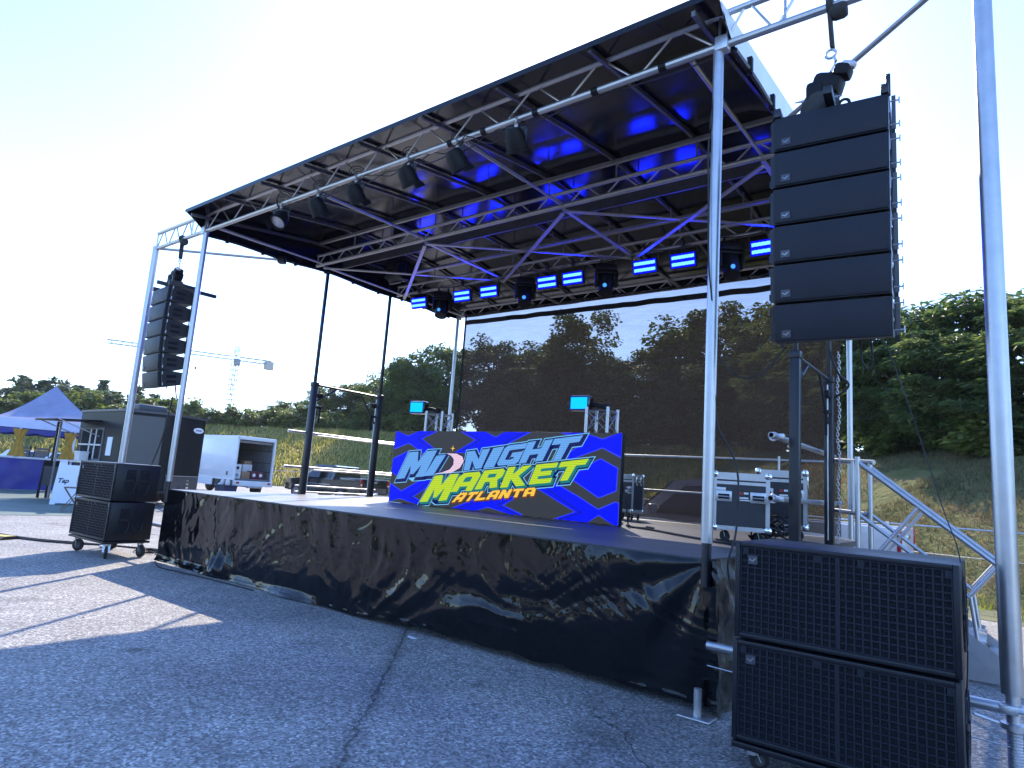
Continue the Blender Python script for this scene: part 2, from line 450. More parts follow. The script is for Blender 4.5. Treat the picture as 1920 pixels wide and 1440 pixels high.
# telescoping struts from the front truss back to the ridge, and the flat X bracing under the roof
for x in XM:
    b = B(); b.tube((x, .0, 5.37), (x, 1.15, 5.40), .027); b.tube((x, 1.05, 5.40), (x, 2.06, 5.42), .020)
    b.build('telescopic_strut', M['alu'], stage)
    b = B(); b.tube((x, 6.1, 5.41), (x, 5.2, 5.41), .027); b.tube((x, 5.3, 5.41), (x, 4.18, 5.41), .020)
    b.build('telescopic_strut', M['alu_dull'], stage)
def flat(a, c, dz=0.):
    B().bar((a[0], a[1], a[2] + dz), (c[0], c[1], c[2] + dz), .055, .02).build('cross_brace', M['alu_dull'], stage)
for i in range(4): flat((XM[i], 2.08, 5.375), (XM[i], 4.16, 5.375))
for i in range(3):
    flat((XM[i], 2.08, 5.34), (XM[i + 1], 4.16, 5.34)); flat((XM[i + 1], 2.08, 5.31), (XM[i], 4.16, 5.31))

# wings that carry the loudspeakers
def jack(x, y, big, r):
    q = B().tube((x, y, .57), (x, y, 5.40), r, n=20).build('outrigger_pole', M['alu'], stage)
    B().tube((x, y, .03), (x, y, .62), r * .62, n=16).build('jack_screw', M['steel'], q)
    t = B()
    for k in range(20): t.torus((x, y, .08 + k * .016), (0, 0, 1), r * .62, .004, 14, 4)
    t.build('screw_thread', M['steel'], q, fix=False)
    n_ = B().lathe([(r * .7, -.02), (r * 1.15, -.015), (r * 1.15, .015), (r * .7, .02)], (x, y, .40), n=16)
    for s in (-1, 1):
        n_.bar((x + s * r * .9, y, .40), (x + s * (r + .13), y - .02, .425), .035, .014, .005)
    n_.build('wing_nut', M['steel'], q)
    B().bb((x - .1, y - .1, .002), (x + .1, y + .1, .03), .006).build('base_plate', M['steel'], q)
    c = B().torus((x, y, .50), (0, 0, 1), r * .9, .018, 16, 6)
    c.box((x - .02, y - r * 1.3, .50), (.09, .04, .05), None, .008); c.tube((x - .07, y - r * 1.4, .50), (x + .06, y - r * 1.4, .50), .012, n=6)
    c.build('tube_clamp', M['steel'], q)
    return q
for s, xi, xo in ((-1, 0., -1.83), (1, W, 10.47)):
    b = B(); n = 4; z0, z1 = 5.36, 5.655
    b.tube((xi, -.05, z0), (xo, -.05, z0), .034); b.tube((xi, -.05, z1), (xo, -.05, z1), .030)
    st = (xo - xi) / n
    for i in range(n):
        a, c, e = xi + i * st, xi + (i + .5) * st, xi + (i + 1) * st
        b.tube((a + .02 * s, -.05, z0), (c - .02 * s, -.05, z1), .012, n=6); b.tube((c + .02 * s, -.05, z1), (e - .02 * s, -.05, z0), .012, n=6)
    for x in (xi + .06 * s, xi + .52 * s, xo): b.tube((x, -.05, z0), (x, -.05, z1), .014, n=6)
    b.build('wing_truss', M['alu'], stage)
    jack(xo, -.05, True, .056)
    B().box((xi + .02 * s, -.06, 5.36), (.11, .10, .13), None, .01).build('pole_head', M['steel'], stage)
    q = B().tube((xi - .015 * s, -.055, 1.22), (xi - .015 * s, -.055, 5.31), .044, n=20).build('corner_pole', M['alu'], stage)
    B().tube((xi - .015 * s, -.055, .9), (xi - .015 * s, -.055, 1.24), .036, n=16).build('pole_socket', M['black_steel'], q)
    q = B().tube((xo, -.05, 5.37), (xi + .05 * s, 1.42, 5.34), .024)
    q.build('wing_brace', M['alu_dull'], stage)
    B().box((xi + .06 * s, 1.42, 5.34), (.13, .13, .13), Matrix.Rotation(.6, 3, 'Z'), .012).build('brace_bracket', M['black_steel'], stage)
    ty = -.11 if s > 0 else .10
    B().tube((xi + .03 * s, ty, .50), (xo - .02 * s, ty, .50), .032, n=14).build('tie_tube', M['alu'], stage)
    B().tube((xi + .03 * s, ty, .36), (xo - .02 * s, ty, .30), .004, n=6).build('tie_wire', M['steel'], stage)
    # rear corner pole
    B().tube((xi - .13 * s, 6.06, 1.1), (xi - .13 * s, 6.06, 5.42), .040, n=16).build('corner_pole', M['alu'], stage)

# hydraulic masts, two each end
for s, x in ((-1, -.03), (1, W - .01)):
    for y in (2.42, 4.05):
        q = B().bb((x - .052, y - .052, .62), (x + .052, y + .052, 3.22), .012).build('mast', M['black_steel'], stage)
        B().bb((x - .028, y - .028, 3.2), (x + .028, y + .028, 5.40), .01).build('inner_mast', M['black_steel'], q)
        B().bb((x - .062, y - .062, 3.13), (x + .062, y + .062, 3.215), .01).build('mast_collar', M['black_steel'], q)
        h = B(); sg = 1 if y < 3 else -1
        h.bb((x - .03, y + sg * .075, 2.72), (x + .03, y + sg * .19, 2.76)); h.bar((x, y + sg * .18, 2.75), (x, y + sg * .17, 2.44), .03, .025)
        h.build('mast_latch', M['black'], q)
        B().tube((x, y + sg * .085, 1.15), (x, y + sg * .085, 3.1), .008, n=6).build('hydraulic_line', M['steel'], q)
        B().bb((x - .04, y + sg * .08, 2.92), (x + .04, y + sg * .2, 3.02), .02).build('pulley_block', M['black'], q)
    B().tube((x, 2.49, 3.17), (x, 3.98, 3.17), .022, n=10).build('mast_crossbar', M['black_steel'], stage)
    for a, c in (((x, 2.50, 2.87), (x, 2.95, 3.16)), ((x, 3.97, 2.60), (x, 3.55, 3.16))):
        B().tube(a, c, .018, n=8).build('knee_brace', M['black_steel'], stage)

# guard rails
def rail(pts, r=.026, name='guard_rail', n=12, m='alu'):
    b = B()
    for p, q in zip(pts, pts[1:]): b.tube(p, q, r, n=n)
    return b.build(name, M[m], stage)
for z in (2.25, 1.59):
    rail([(-.20, 2.08, z), (-.20, 4.92, z)]); rail([(-.14, 2.7, z - .035), (-.14, 4.9, z - .035)], .016)
rail([(-.17, 2.35, 1.25), (-.17, 4.3, 1.235)], .014); rail([(-.17, 2.35, 1.135), (-.17, 4.3, 1.13)], .014)
for z in (2.25, 1.60):
    b = B(); x = W - .14; b.tube((x, 2.0, z), (x, 5.0, z), .032, n=14, cap=False); b.tube((x, 2.0, z), (x, 5.0, z), .025, n=14, cap=False)
    b.torus((x, 2.0, z), (0, 1, 0), .0285, .0045, 16, 6)
    b.build('guard_rail', M['alu'], stage, fix=False)
    b = B(); b.torus((x - .02, 2.16, z), (0, 1, 0), .04, .012, 14, 6); b.bb((x + .02, 2.12, z - .03), (x + .09, 2.2, z + .03), .01); b.build('rail_clamp', M['steel'], stage)
for z in (2.24, 1.63): rail([(.30, 5.93, z), (W - .2, 5.93, z)], .022)
for x in (1.5, 4.62, 7.55): rail([(x, 5.90, 1.1), (x, 5.90, 2.3)], .02)
rail([(W + .02, 4.16, 2.15), (W + .52, 3.86, 2.12)], .03); rail([(W + .02, 4.16, 1.52), (W + .45, 3.9, 1.50)], .03)
rail([(W + .27, 3.98, 1.52), (W + .27, 3.98, 2.14)], .024)

# chain hanging off the right-hand mast
b = B()
cx_, cy_ = W + .10, 4.05
for k in range(62):
    z = 3.52 - k * .039
    x = cx_ + .012 * sin(k * .4)
    r_ = frame((1, 0, 0)) if k % 2 else frame((0, 1, 0))
    pts = [V((x, cy_, z)) + r_ @ V((.014 * cos(a), 0, 0)) + V((0, 0, .025 * sin(a))) if False else
           V((x + (.015 * cos(a) if k % 2 else 0), cy_ + (0 if k % 2 else .015 * cos(a)), z + .027 * sin(a))) for a in [2 * pi * t / 10 for t in range(11)]]
    b.path(pts, .0055, 5)
tag(b.build('safety_chain', M['steel'], None, fix=False), 'long grey link chain hanging beside the right-hand black mast', 'chain').location = SO

# ------------------------------------------------------------------ plastic skirt
def ridge(p, sc, seed):
    n = noise.noise(V((p[0] * sc + seed, p[1] * sc * .8, seed * 1.7)))
    return 1 - abs(n) * 2
def skirt_fn(u, v):
    x = -.02 + (W + .10) * u; t = v                         # t: 0 top, 1 ground
    z = (H - .012) * (1 - t)
    d = .022
    # vertical gathers below the tacked top hem, slow billows, crumples in patches
    d += .011 * ridge((x * 1.7 + .5 * z, z * .3), 2.1, 3.) * (.65 + .35 * min(1, t * 3)) * (1 - .55 * t)
    d += .008 * noise.noise(V((x * 5.5 + 2 * z, z * .9, 5.))) * max(0, 1 - t * 1.7) * min(1, t * 8)
    d += .020 * noise.noise(V((x * .55, z * .45, 7.))) * t
    top = .6 + .4 * min(1, t * 3)
    for q, (ang_, f, am, sd) in enumerate(((1.2, 2.4, .020, 21.), (2.0, 3.8, .011, 37.), (.8, 6.0, .006, 51.), (2.4, 8.5, .0045, 63.), (.35, 4.0, .006, 75.), (1.5, 13., .0035, 91.))):
        a_ = ang_ + .9 * noise.noise(V((x * .45, z * .6, sd)))
        al_, ac = x * cos(a_) + z * sin(a_), -x * sin(a_) + z * cos(a_)
        n_ = noise.noise(V((ac * f, al_ * f * .22, sd)))
        mk = max(0., min(1., .45 + 1.5 * noise.noise(V((x * .7 + q, z * 1.1, sd + 2)))))
        d += am * (1 - 2 * abs(n_)) * mk * top * (1 if z > .3 else .45 + 1.8 * z)
    # folds radiating from the right-hand corner
    cxr, czr = W - .02, H - .03
    rx, rz = cxr - x, czr - z
    rad = hypot(rx, rz)
    if rad > .02:
        ang = math.atan2(rz, rx)
        w = math.exp(-(rad / 1.15) ** 2)
        d += w * (.024 * sin(ang * 9.5 + .4) * min(1, rad * 2.2) + .022 * rad * cos((ang - .42) * 2.6))
    # wide sagging swag across the middle right
    zc = .30 + .26 * ((x - 6.55) / 1.35) ** 2
    g1 = math.exp(-((x - 6.7) / 1.55) ** 4)
    d += .014 * math.exp(-((z - zc) / .16) ** 2) * g1 - .008 * math.exp(-((z - zc - .20) / .10) ** 2) * g1
    # curled flap near the left end
    g = math.exp(-((x - 1.75 - .5 * (z)) / .28) ** 2)
    d += .10 * g * math.exp(-((z - .10) / .15) ** 2)
    d += .03 * sin(x * 31 + z * 6) * g * math.exp(-((z - .25) / .16) ** 2)
    if t > .9:
        d += (t - .9) * 1.0 * (.4 + .6 * noise.noise(V((x * 1.3, 5., 1.)))) * (1 if x < 4.2 else .1)
    if x > 4.6: z = z + max(0, t - .6) / .4 * (.05 + .06 * noise.noise(V((x * .8, 2., 6.))) + .02 * noise.noise(V((x * 4, 2., 6.)))) * min(1, (x - 4.6))
    z = max(z, .004) + (.012 * (1 + noise.noise(V((x * 3, 1., 1.)))) if t > .96 else 0)
    return V((x, -.014 - max(.004, d), z))
b = MB(); b.grid(skirt_fn, 520, 84)
tag(b.build('plastic_skirt', M['sheet'], None, fix=False, ang=80), 'crumpled shiny black plastic sheeting covering the front of the stage', 'plastic sheet', 'plastic sheets round the stage base')
def side_fn(u, v):
    y = -.10 + 1.15 * u + (4.6 * max(0, u - .5) ** 1.3); z = (H + .004) * (1 - v)
    d = .02 + .05 * v + .05 * ridge((y * 2.2 + z * .3, z * .35), 2.3, 5.) + .03 * noise.noise(V((y * 5, z * 5, 8.))) + .018 * noise.noise(V((y * 14, z * 9, 3.)))
    return V((W + .03 + max(0, d), y, max(.004, z)))
b = MB(); b.grid(side_fn, 160, 60)
tag(b.build('plastic_skirt', M['sheet_brown'], None, fix=False, ang=80), 'creased brownish black sheeting hung down the side of the stage behind the big subwoofers', 'plastic sheet', 'plastic sheets round the stage base')

# ------------------------------------------------------------------ rear mesh curtain
b = MB()
def cur(u, v):
    x = .44 + 7.98 * u; z = 5.40 - 4.26 * v
    y = 6.03 + .02 * noise.noise(V((x * .8, z * .5, 1.))) + .012 * sin(x * 3.1 + z)
    z += .015 * sin(x * 5.) * (1 if v > .99 else 0)
    return V((x, y, z))
b.grid(cur, 90, 40)
curtain = b.build('mesh_curtain', M['curtain'], None, fix=False)
tag(curtain, 'large see-through dark shade mesh curtain hung across the back of the stage', 'curtain')
b = MB()
pts = [(.44 + 7.98 * k / 60, 6.02, 5.225 - .0045 * k * 7.98 / 60 * 2 + .02 * noise.noise(V((k * .35, 0, 3.)))) for k in range(61)]
for (x0, y0, z0), (x1, y1, z1) in zip(pts, pts[1:]):
    b.add([(x0, y0 - .012, z0 - .055), (x1, y1 - .012, z1 - .055), (x1, y1 - .012, z1 + .05), (x0, y0 - .012, z0 + .05),
           (x0, y0 + .006, z0 - .055), (x1, y1 + .006, z1 - .055), (x1, y1 + .006, z1 + .05), (x0, y0 + .006, z0 + .05)],
          [[0, 1, 2, 3], [7, 6, 5, 4], [0, 4, 5, 1], [3, 2, 6, 7]])
b.build('hem_band', M['cloth_black'], curtain)
b = MB(); b.bb((.41, 6.0, 1.14), (.445, 6.03, 5.4)); b.build('side_hem', M['cloth_black'], curtain)
b = MB()
for k in range(34): b.torus((.5 + k * .24, 6.04, 5.40), (1, 0, 0), .03, .006, 8, 4)
b.build('tie_loops', M['black'], curtain, fix=False)
# ------------------------------------------------------------------ LED strobe bars (eight) below the ridge truss
def make_strobe():
    t = thing('led_strobe', '', 'stage light')
    b = MB(); b.box((0, 0, 0), (.36, .07, .20), None, .012); b.box((0, .05, 0), (.30, .05, .15), None, .01)
    for x in (-.12, 0, .12): b.box((x, .085, 0), (.012, .03, .14))
    b.build('housing', M['black'], t)
    for z in (-.045, .045):
        b = MB()
        for k in range(12): b.box((-.14 + k * .0255, -.038, z + .002 * (k % 2)), (.0245, .012, .044), None, .005)
        b.build('led_bar', M['led_core'], t)
    b = MB()
    b.box((0, -.0345, 0), (.335, .006, .185))
    b.build('lamp_plate', M['led_plate'], t)
    b = MB()
    for s in (-1, 1): b.bar((s * .19, 0, -.02), (s * .19, 0, .17), .012, .03)
    b.bar((-.19, 0, .17), (.19, 0, .17), .03, .012); b.box((0, 0, .215), (.05, .05, .09), None, .01); b.torus((0, 0, .265), (1, 0, 0), .036, .012, 14, 6)
    b.build('yoke', M['black_steel'], t)
    return t
LX = (.853, 2.058, 2.739, 4.08, 4.617, 5.971, 6.613, 7.833)
LL = ['lit blue strobe light at the far left end of the truss, against bright sky',
      'lit blue strobe light second from the left, right of the first moving head',
      'lit blue strobe light third from the left, just left of the second moving head',
      'lit blue strobe light just right of the second moving head, fourth from the left',
      'lit blue strobe light fifth from the left, just left of the third moving head',
      'lit blue strobe light sixth from the left, right of the third moving head',
      'lit blue strobe light seventh from the left, just left of the tall silver pole',
      'lit blue strobe light at the right end, half hidden by the near hanging loudspeakers']
proto = make_strobe()
for i, x in enumerate(LX):
    o = proto if i == 0 else copy_tree(proto)
    o.location = (x, 4.10, 5.14); o.scale = (1.18, 1, 1.15); o.rotation_euler = (R(12), 0, R(4 - i * .6))
    tag(o, LL[i], 'stage light', 'blue strobe lights along the roof truss')

def make_head():
    t = thing('moving_head', '', 'moving light')
    b = MB(); b.box((0, 0, .0), (.34, .26, .11), None, .02); b.box((0, 0, .07), (.26, .06, .05), None, .008)
    for s in (-1, 1): b.torus((s * .10, 0, .13), (1, 0, 0), .036, .012, 14, 6)
    for s in (-1, 1): b.tube((s * .09, -.132, .0), (s * .05, -.134, .0), .006, n=6)
    b.build('base', M['black'], t)
    b = MB()
    for s in (-1, 1): b.box((s * .165, 0, -.17), (.06, .15, .28), None, .025)
    b.box((0, 0, -.075), (.36, .18, .05), None, .02); b.build('yoke', M['black'], t)
    b = MB(); ax = V((0, -.35, -1)).normalized(); c = V((0, 0, -.24))
    b.lathe([(.02, -.20), (.10, -.19), (.13, -.12), (.135, .06), (.115, .15), (.125, .20), (.10, .205)], c, ax, 20)
    h = b.build('lamp_head', M['black'], t)
    MB().lathe([(.0, .0), (.034, .0), (.030, .012), (.0, .014)], c + V((-.02, -.172, -.09)), V((0, -1, -.2)), 12).build('lens', M['led_dot'], h)
    return t
HX = (1.475, 3.558, 5.242, 7.321)
HL = ['black moving head lamp nearest the left end of the truss, against the sky edge',
      'black moving head lamp above the left part of the mesh curtain, second from left',
      'black moving head lamp third from the left, between two pairs of blue strobes',
      'black moving head lamp beside the tall silver corner pole, fourth from the left']
proto = make_head()
for i, x in enumerate(HX):
    o = proto if i == 0 else copy_tree(proto)
    o.location = (x, 4.14, 5.22); o.rotation_euler = (0, 0, R(30 + (i % 2) * 9))
    tag(o, HL[i], 'moving light', 'moving head lamps along the roof truss')

# the six lamps clamped under the front truss, each with its loop of cable
def make_par():
    t = thing('par_lamp', '', 'stage light')
    b = MB(); b.torus((0, 0, 0), (1, 0, 0), .045, .012, 14, 6); b.box((0, 0, -.055), (.04, .05, .05), None, .008); b.build('clamp', M['alu_dull'], t)
    b = MB()
    for s in (-1, 1): b.bar((s * .105, 0, -.08), (s * .105, .0, -.23), .03, .008)
    b.bar((-.105, 0, -.08), (.105, 0, -.08), .008, .03); b.build('yoke', M['black_steel'], t)
    c = V((0, 0, -.22)); ax = V((.12, .62, -.80)).normalized()
    b = MB(); b.lathe([(.03, -.125), (.075, -.12), (.108, -.05), (.112, .08), (.122, .085), (.122, .115), (.104, .115), (.104, .06)], c, ax, 20)
    k = b.build('lamp_can', M['black'], t)
    MB().lathe([(0, .06), (.103, .06), (.103, .075), (0, .082)], c, ax, 20).build('lens', M['lens_off'], k)
    f = frame(ax); b = MB()
    for a in range(4):
        q = f @ Matrix.Rotation(a * pi / 2, 3, 'Z')
        if a == 2: b.box(c + q @ V((.128, 0, .14)), (.006, .15, .06), q @ Matrix.Rotation(R(22), 3, 'Y'))
    b.build('barn_door', M['black'], k)
    b = MB()
    for n_ in range(3):
        r0 = .09 + .02 * n_
        b.path([(r0 * cos(a) * .9 - .02 * n_, .03 * sin(2 * a) + .03, .02 + r0 * sin(a) + .02 * n_) for a in [2 * pi * j / 14 for j in range(15)]], .006, 5)
    b.path([(.0, .02, -.1), (.02, .07, -.13), (.03, .06, -.2), (.01, 0, -.26)], .006, 5)
    b.build('cable_loop', M['cable'], t, fix=False)
    b = MB(); b.tube((-.03, -.05, -.135), (-.03, -.05, -.20), .012, n=8); b.build('plug', M['ink_white'], t)
    b = MB(); b.tube((.03, -.055, -.13), (.03, -.055, -.19), .011, n=8); b.build('plug', mat('plug_blue', (.02, .06, .4), .5), t)
    return t
FX = (2.202, 3.083, 3.889, 4.871, 5.668, 6.498)
FL = ['black front truss lamp nearest the left, its pale glass turned down and lit up',
      'small black stage lamp second from the left under the front roof truss',
      'small black stage lamp third from the left under the front roof truss',
      'rounded black stage lamp fourth from the left under the front roof truss',
      'rounded black stage lamp fifth from the left, beside the front truss strut joint',
      'black stage lamp farthest right under the front truss, against dark roof']
proto = make_par()
for i, x in enumerate(FX):
    o = proto if i == 0 else copy_tree(proto)
    o.location = (x, -.05, 5.36 - .02); o.rotation_euler = (0, 0, R((-145, 8, 15, 5, -6, 24)[i]))
    tag(o, FL[i], 'stage light', 'black lamps under the front truss')
b = MB(); xs = [1.9 + .115 * k for k in range(52)]
for s_ in range(2):
    b.path([(x, -.02 - .05 * s_ + .05 * noise.noise(V((x * 3, s_ * 5, 0))), 5.34 - .03 * s_ - .10 * abs(sin(x * 3.6 + s_)) + .10 * noise.noise(V((x * 2, s_, 9.)))) for x in xs if 2 < x < 6.6], .007, 5)
b.path([(x, .0, 5.315 - .015 * sin(x * 4)) for x in [6.4 + .1 * k for k in range(23)]], .007, 5)
tag(b.build('lighting_cable', M['cable'], None, fix=False), 'black cable looped along the front roof truss between the lamps', 'cable', 'cables strung on the roof trusses')
b = MB()
for y_, z_ in ((4.12, 5.44), (6.08, 5.47)):
    b.path([(x, y_ + .02 * sin(3 * x), z_ - .07 * abs(sin(x * 2.7)) + .02 * noise.noise(V((x * 2, 1, y_)))) for x in [.5 + .1 * k for k in range(78)]], .008, 5)
tag(b.build('lighting_cable', M['cable'], None, fix=False), 'black cable strung along the rear roof trusses above the strobe lights', 'cable', 'cables strung on the roof trusses')

# black drum fan lying in the roof steel near the left
t = thing('drum_fan', 'black drum shaped fan lying across the roof braces near the left edge of the roof', 'fan', (1.05, 3.3, 5.50))
ax = V((1, -.35, -.05)).normalized()
MB().lathe([(.12, -.34), (.15, -.33), (.16, -.2), (.165, .15), (.18, .2), (.18, .33), (.165, .34), (.15, .25)], (0, 0, 0), ax, 24).build('drum', M['black'], t)
b = MB(); f = frame(ax)
for k in range(3): b.torus(ax * .31, ax, .05 + .045 * k, .005, 20, 4)
b.tube(ax * .31 + f @ V((-.16, 0, 0)), ax * .31 + f @ V((.16, 0, 0)), .006, n=5); b.tube(ax * .31 + f @ V((0, -.16, 0)), ax * .31 + f @ V((0, .16, 0)), .006, n=5)
b.build('fan_guard', M['black_steel'], t, fix=False)
b = MB(); b.bar((-.1, 0, -.17), (-.1, 0, -.19), .3, .06); b.bar((.2, -.05, -.16), (.2, -.05, -.2), .08, .06); b.build('mounting_bracket', M['black_steel'], t)

# ------------------------------------------------------------------ LED screen
SX, SY, SZ, SW, SH = 1.835, 2.896, H, 4.50, 1.246
scr = thing('led_screen', 'wide LED video wall on stage showing the blue Midnight Market Atlanta picture', 'LED screen', (SX, SY, SZ))
pan = MB().bb((0, 0, .012), (SW, .004, SH)).build('display_panel', M['scr_grey'], scr)
b = MB(); b.bb((-.004, .005, .004), (SW + .012, .075, SH + .004), .004)
for k in range(10):
    b.bb((k * .45 + .02, .076, .04), (k * .45 + .43, .11, .60)); b.bb((k * .45 + .02, .076, .64), (k * .45 + .43, .11, 1.2))
b.build('cabinet_frame', M['black'], scr)
b = MB()
for x in (.3, 1.6, 2.9, 4.2):
    b.bb((x, .08, 0), (x + .05, .62, .04)); b.bar((x + .025, .12, .9), (x + .025, .58, .03), .03, .03)
b.build('screen_stand', M['alu_dull'], scr)
MB().bb((.0, -.03, .001), (.32, .0, .012)).build('floor_trim', M['ink_white'], scr)

def flatpoly(loops, y, m, name, parent, org=(0, 0)):
    """filled 2-D outlines (with holes) as one thin sheet of picture just proud of the screen"""
    b = MB()
    for lp in loops:
        flat_ = [p for l in lp for p in l]
        tris = tessellate_polygon([[V((p[0], p[1], 0)) for p in l] for l in lp])
        b.add([(p[0], y, p[1]) for p in flat_], [list(q) for q in tris])
    o = b.build(name, m, parent, smooth=False)
    return o
def offs(l, d):
    a = sum(l[i][0] * l[(i + 1) % len(l)][1] - l[(i + 1) % len(l)][0] * l[i][1] for i in range(len(l)))
    s = 1 if a > 0 else -1; out = []
    n = len(l)
    for i in range(n):
        p, q, r = V(l[i - 1]), V(l[i]), V(l[(i + 1) % n])
        e1 = (q - p).normalized(); e2 = (r - q).normalized()
        n1 = V((e1.y, -e1.x)) * s; n2 = V((e2.y, -e2.x)) * s
        m_ = (n1 + n2)
        if m_.length < .3: m_ = n1.copy()
        m_.normalize(); k = max(.5, m_.dot(n1))
        q2 = q + m_ * (d / k); out.append((q2.x, q2.y))
    return out
def clip(l):
    return [(min(max(x, .0), SW), min(max(z, .013), SH - .001)) for x, z in l]
BL = [[(.041, 1.245), (.342, 1.152), (.591, 1.245), (1.015, 1.245), (.672, 1.117), (1.135, .879), (.762, .869), (.38, 1.043), (0, .931)],
      [(.368, .885), (.021, .754), (0, .531), (.339, .375), (.885, .648), (.767, .824)],
      [(0, .315), (.297, .201), (.816, .445), (1.186, .464), (.586, .13), (.966, .014), (.685, .013), (.28, .087), (0, .013)],
      [(1.58, 1.245), (2.082, 1.245), (2.306, 1.154), (2.471, 1.245), (2.954, 1.245), (2.576, 1.082), (2.737, 1.004), (1.95, .901), (1.491, .91), (1.9, 1.112)],
      [(1.521, .013), (1.997, .184), (2.8, .28), (2.522, .131), (2.928, .013), (2.674, .013), (2.245, .09), (2.017, .013)],
      [(3.167, .42), (3.452, .513), (3.866, .343), (4.184, .194), (4.443, .311), (4.49, .30), (4.49, .013), (4.43, .013), (4.198, .133), (4.027, .013), (3.489, .013), (3.836, .139)],
      [(4.186, .881), (4.449, .764), (4.44, .47), (4.184, .364), (3.768, .577), (3.885, .731)],
      [(3.492, 1.245), (3.897, 1.24), (4.202, 1.151), (4.455, 1.245), (4.495, 1.245), (4.495, .925), (4.208, 1.046), (3.656, .854), (3.672, .949), (3.905, 1.105), (3.877, 1.199)]]
flatpoly([[clip(offs(l, .014))] for l in BL], -.0010, M['scr_edge'], 'pattern_edge', pan)
flatpoly([[clip(l)] for l in BL], -.0016, M['scr_blue'], 'blue_pattern', pan)
def line(p, w=.012):
    out = []
    for a, c in zip(p, p[1:]):
        a, c = V(a), V(c); n_ = (c - a).normalized(); n_ = V((-n_.y, n_.x)) * w / 2
        out.append([[tuple(a + n_), tuple(a - n_), tuple(c - n_), tuple(c + n_)]])
    return out
ln = []
for p in ([(.93, 1.243), (.58, 1.117), (1.02, .89)], [(1.66, 1.243), (1.99, 1.112), (1.62, .93)], [(2.86, 1.243), (2.48, 1.082), (2.62, 1.01)],
          [(1.62, .016), (2.03, .15), (2.4, .2)], [(2.84, .016), (2.43, .131), (2.7, .26)], [(3.28, .45), (3.92, .139), (3.58, .016)], [(.86, .016), (.50, .13), (1.03, .44)]):
    ln += line(p)
flatpoly(ln, -.0022, M['scr_navy'], 'pattern_line', pan)
GL = dict(
 M=[[(0, 0), (0, 1), (.34, 1), (.5, .60), (.66, 1), (1, 1), (1, 0), (.70, 0), (.70, .48), (.56, .14), (.44, .14), (.30, .48), (.30, 0)]],
 I=[[(0, 0), (0, 1), (1, 1), (1, 0)]],
 N=[[(0, 0), (0, 1), (.34, 1), (.66, .5), (.66, 1), (1, 1), (1, 0), (.66, 0), (.34, .5), (.34, 0)]],
 G=[[(.12, 0), (0, .12), (0, .88), (.12, 1), (1, 1), (1, .74), (.34, .74), (.30, .70), (.30, .30), (.34, .26), (.68, .26), (.68, .38), (.5, .38), (.5, .6), (1, .6), (1, .1), (.9, 0)]],
 H=[[(0, 0), (0, 1), (.32, 1), (.32, .62), (.68, .62), (.68, 1), (1, 1), (1, 0), (.68, 0), (.68, .36), (.32, .36), (.32, 0)]],
 T=[[(.34, 0), (.34, .72), (0, .72), (0, 1), (1, 1), (1, .72), (.66, .72), (.66, 0)]],
 A=[[(0, 0), (0, .8), (.16, 1), (.84, 1), (1, .8), (1, 0), (.68, 0), (.68, .26), (.32, .26), (.32, 0)], [(.34, .5), (.34, .72), (.4, .76), (.6, .76), (.66, .72), (.66, .5)]],
 R=[[(0, 0), (0, 1), (.86, 1), (1, .86), (1, .56), (.84, .42), (1, 0), (.66, 0), (.54, .36), (.32, .36), (.32, 0)], [(.32, .58), (.32, .77), (.68, .77), (.68, .58)]],
 K=[[(0, 0), (0, 1), (.32, 1), (.32, .62), (.64, 1), (1, 1), (.60, .52), (1, 0), (.64, 0), (.32, .40), (.32, 0)]],
 E=[[(0, 0), (0, 1), (1, 1), (1, .76), (.32, .76), (.32, .62), (.86, .62), (.86, .39), (.32, .39), (.32, .24), (1, .24), (1, 0)]],
 L=[[(0, 0), (0, 1), (.32, 1), (.32, .26), (1, .26), (1, 0)]])
def place(ch, q):
    """letter outline mapped into quad q = bottom-left, bottom-right, top-right, top-left"""
    f = lambda u, v: tuple((1 - u) * (1 - v) * q[0][k] + u * (1 - v) * q[1][k] + u * v * q[2][k] + (1 - u) * v * q[3][k] for k in (0, 1))
    return [[f(*p) for p in l] for l in GL[ch]]
ROW1 = [('M', [(.15, .404), (.812, .482), (1.068, .926), (.403, .877)]), ('I', [(.811, .485), (1.027, .511), (1.274, .856), (1.063, .837)]),
        ('N', [(1.692, .617), (2.057, .67), (2.209, .984), (1.736, .921)]), ('I', [(2.097, .672), (2.31, .699), (2.491, 1.023), (2.274, .993)]),
        ('G', [(2.348, .717), (2.758, .763), (2.93, 1.084), (2.516, 1.03)]), ('H', [(2.783, .768), (3.218, .829), (3.383, 1.145), (2.941, 1.098)]),
        ('T', [(3.258, .822), (3.677, .873), (3.887, 1.209), (3.402, 1.151)])]
ROW2 = [('M', [(.767, .05), (1.376, .126), (1.603, .566), (1.073, .506)]), ('A', [(1.448, .263), (1.9, .312), (2.102, .624), (1.646, .572)]),
        ('R', [(1.954, .332), (2.406, .394), (2.56, .691), (2.128, .636)]), ('K', [(2.459, .387), (2.934, .455), (3.031, .754), (2.597, .707)]),
        ('E', [(2.994, .468), (3.382, .519), (3.499, .814), (3.115, .767)]), ('T', [(3.405, .529), (3.807, .588), (4.005, .884), (3.545, .821)])]
def shift(ls, dx, dz): return [[(x + dx, z + dz) for x, z in l] for l in ls]
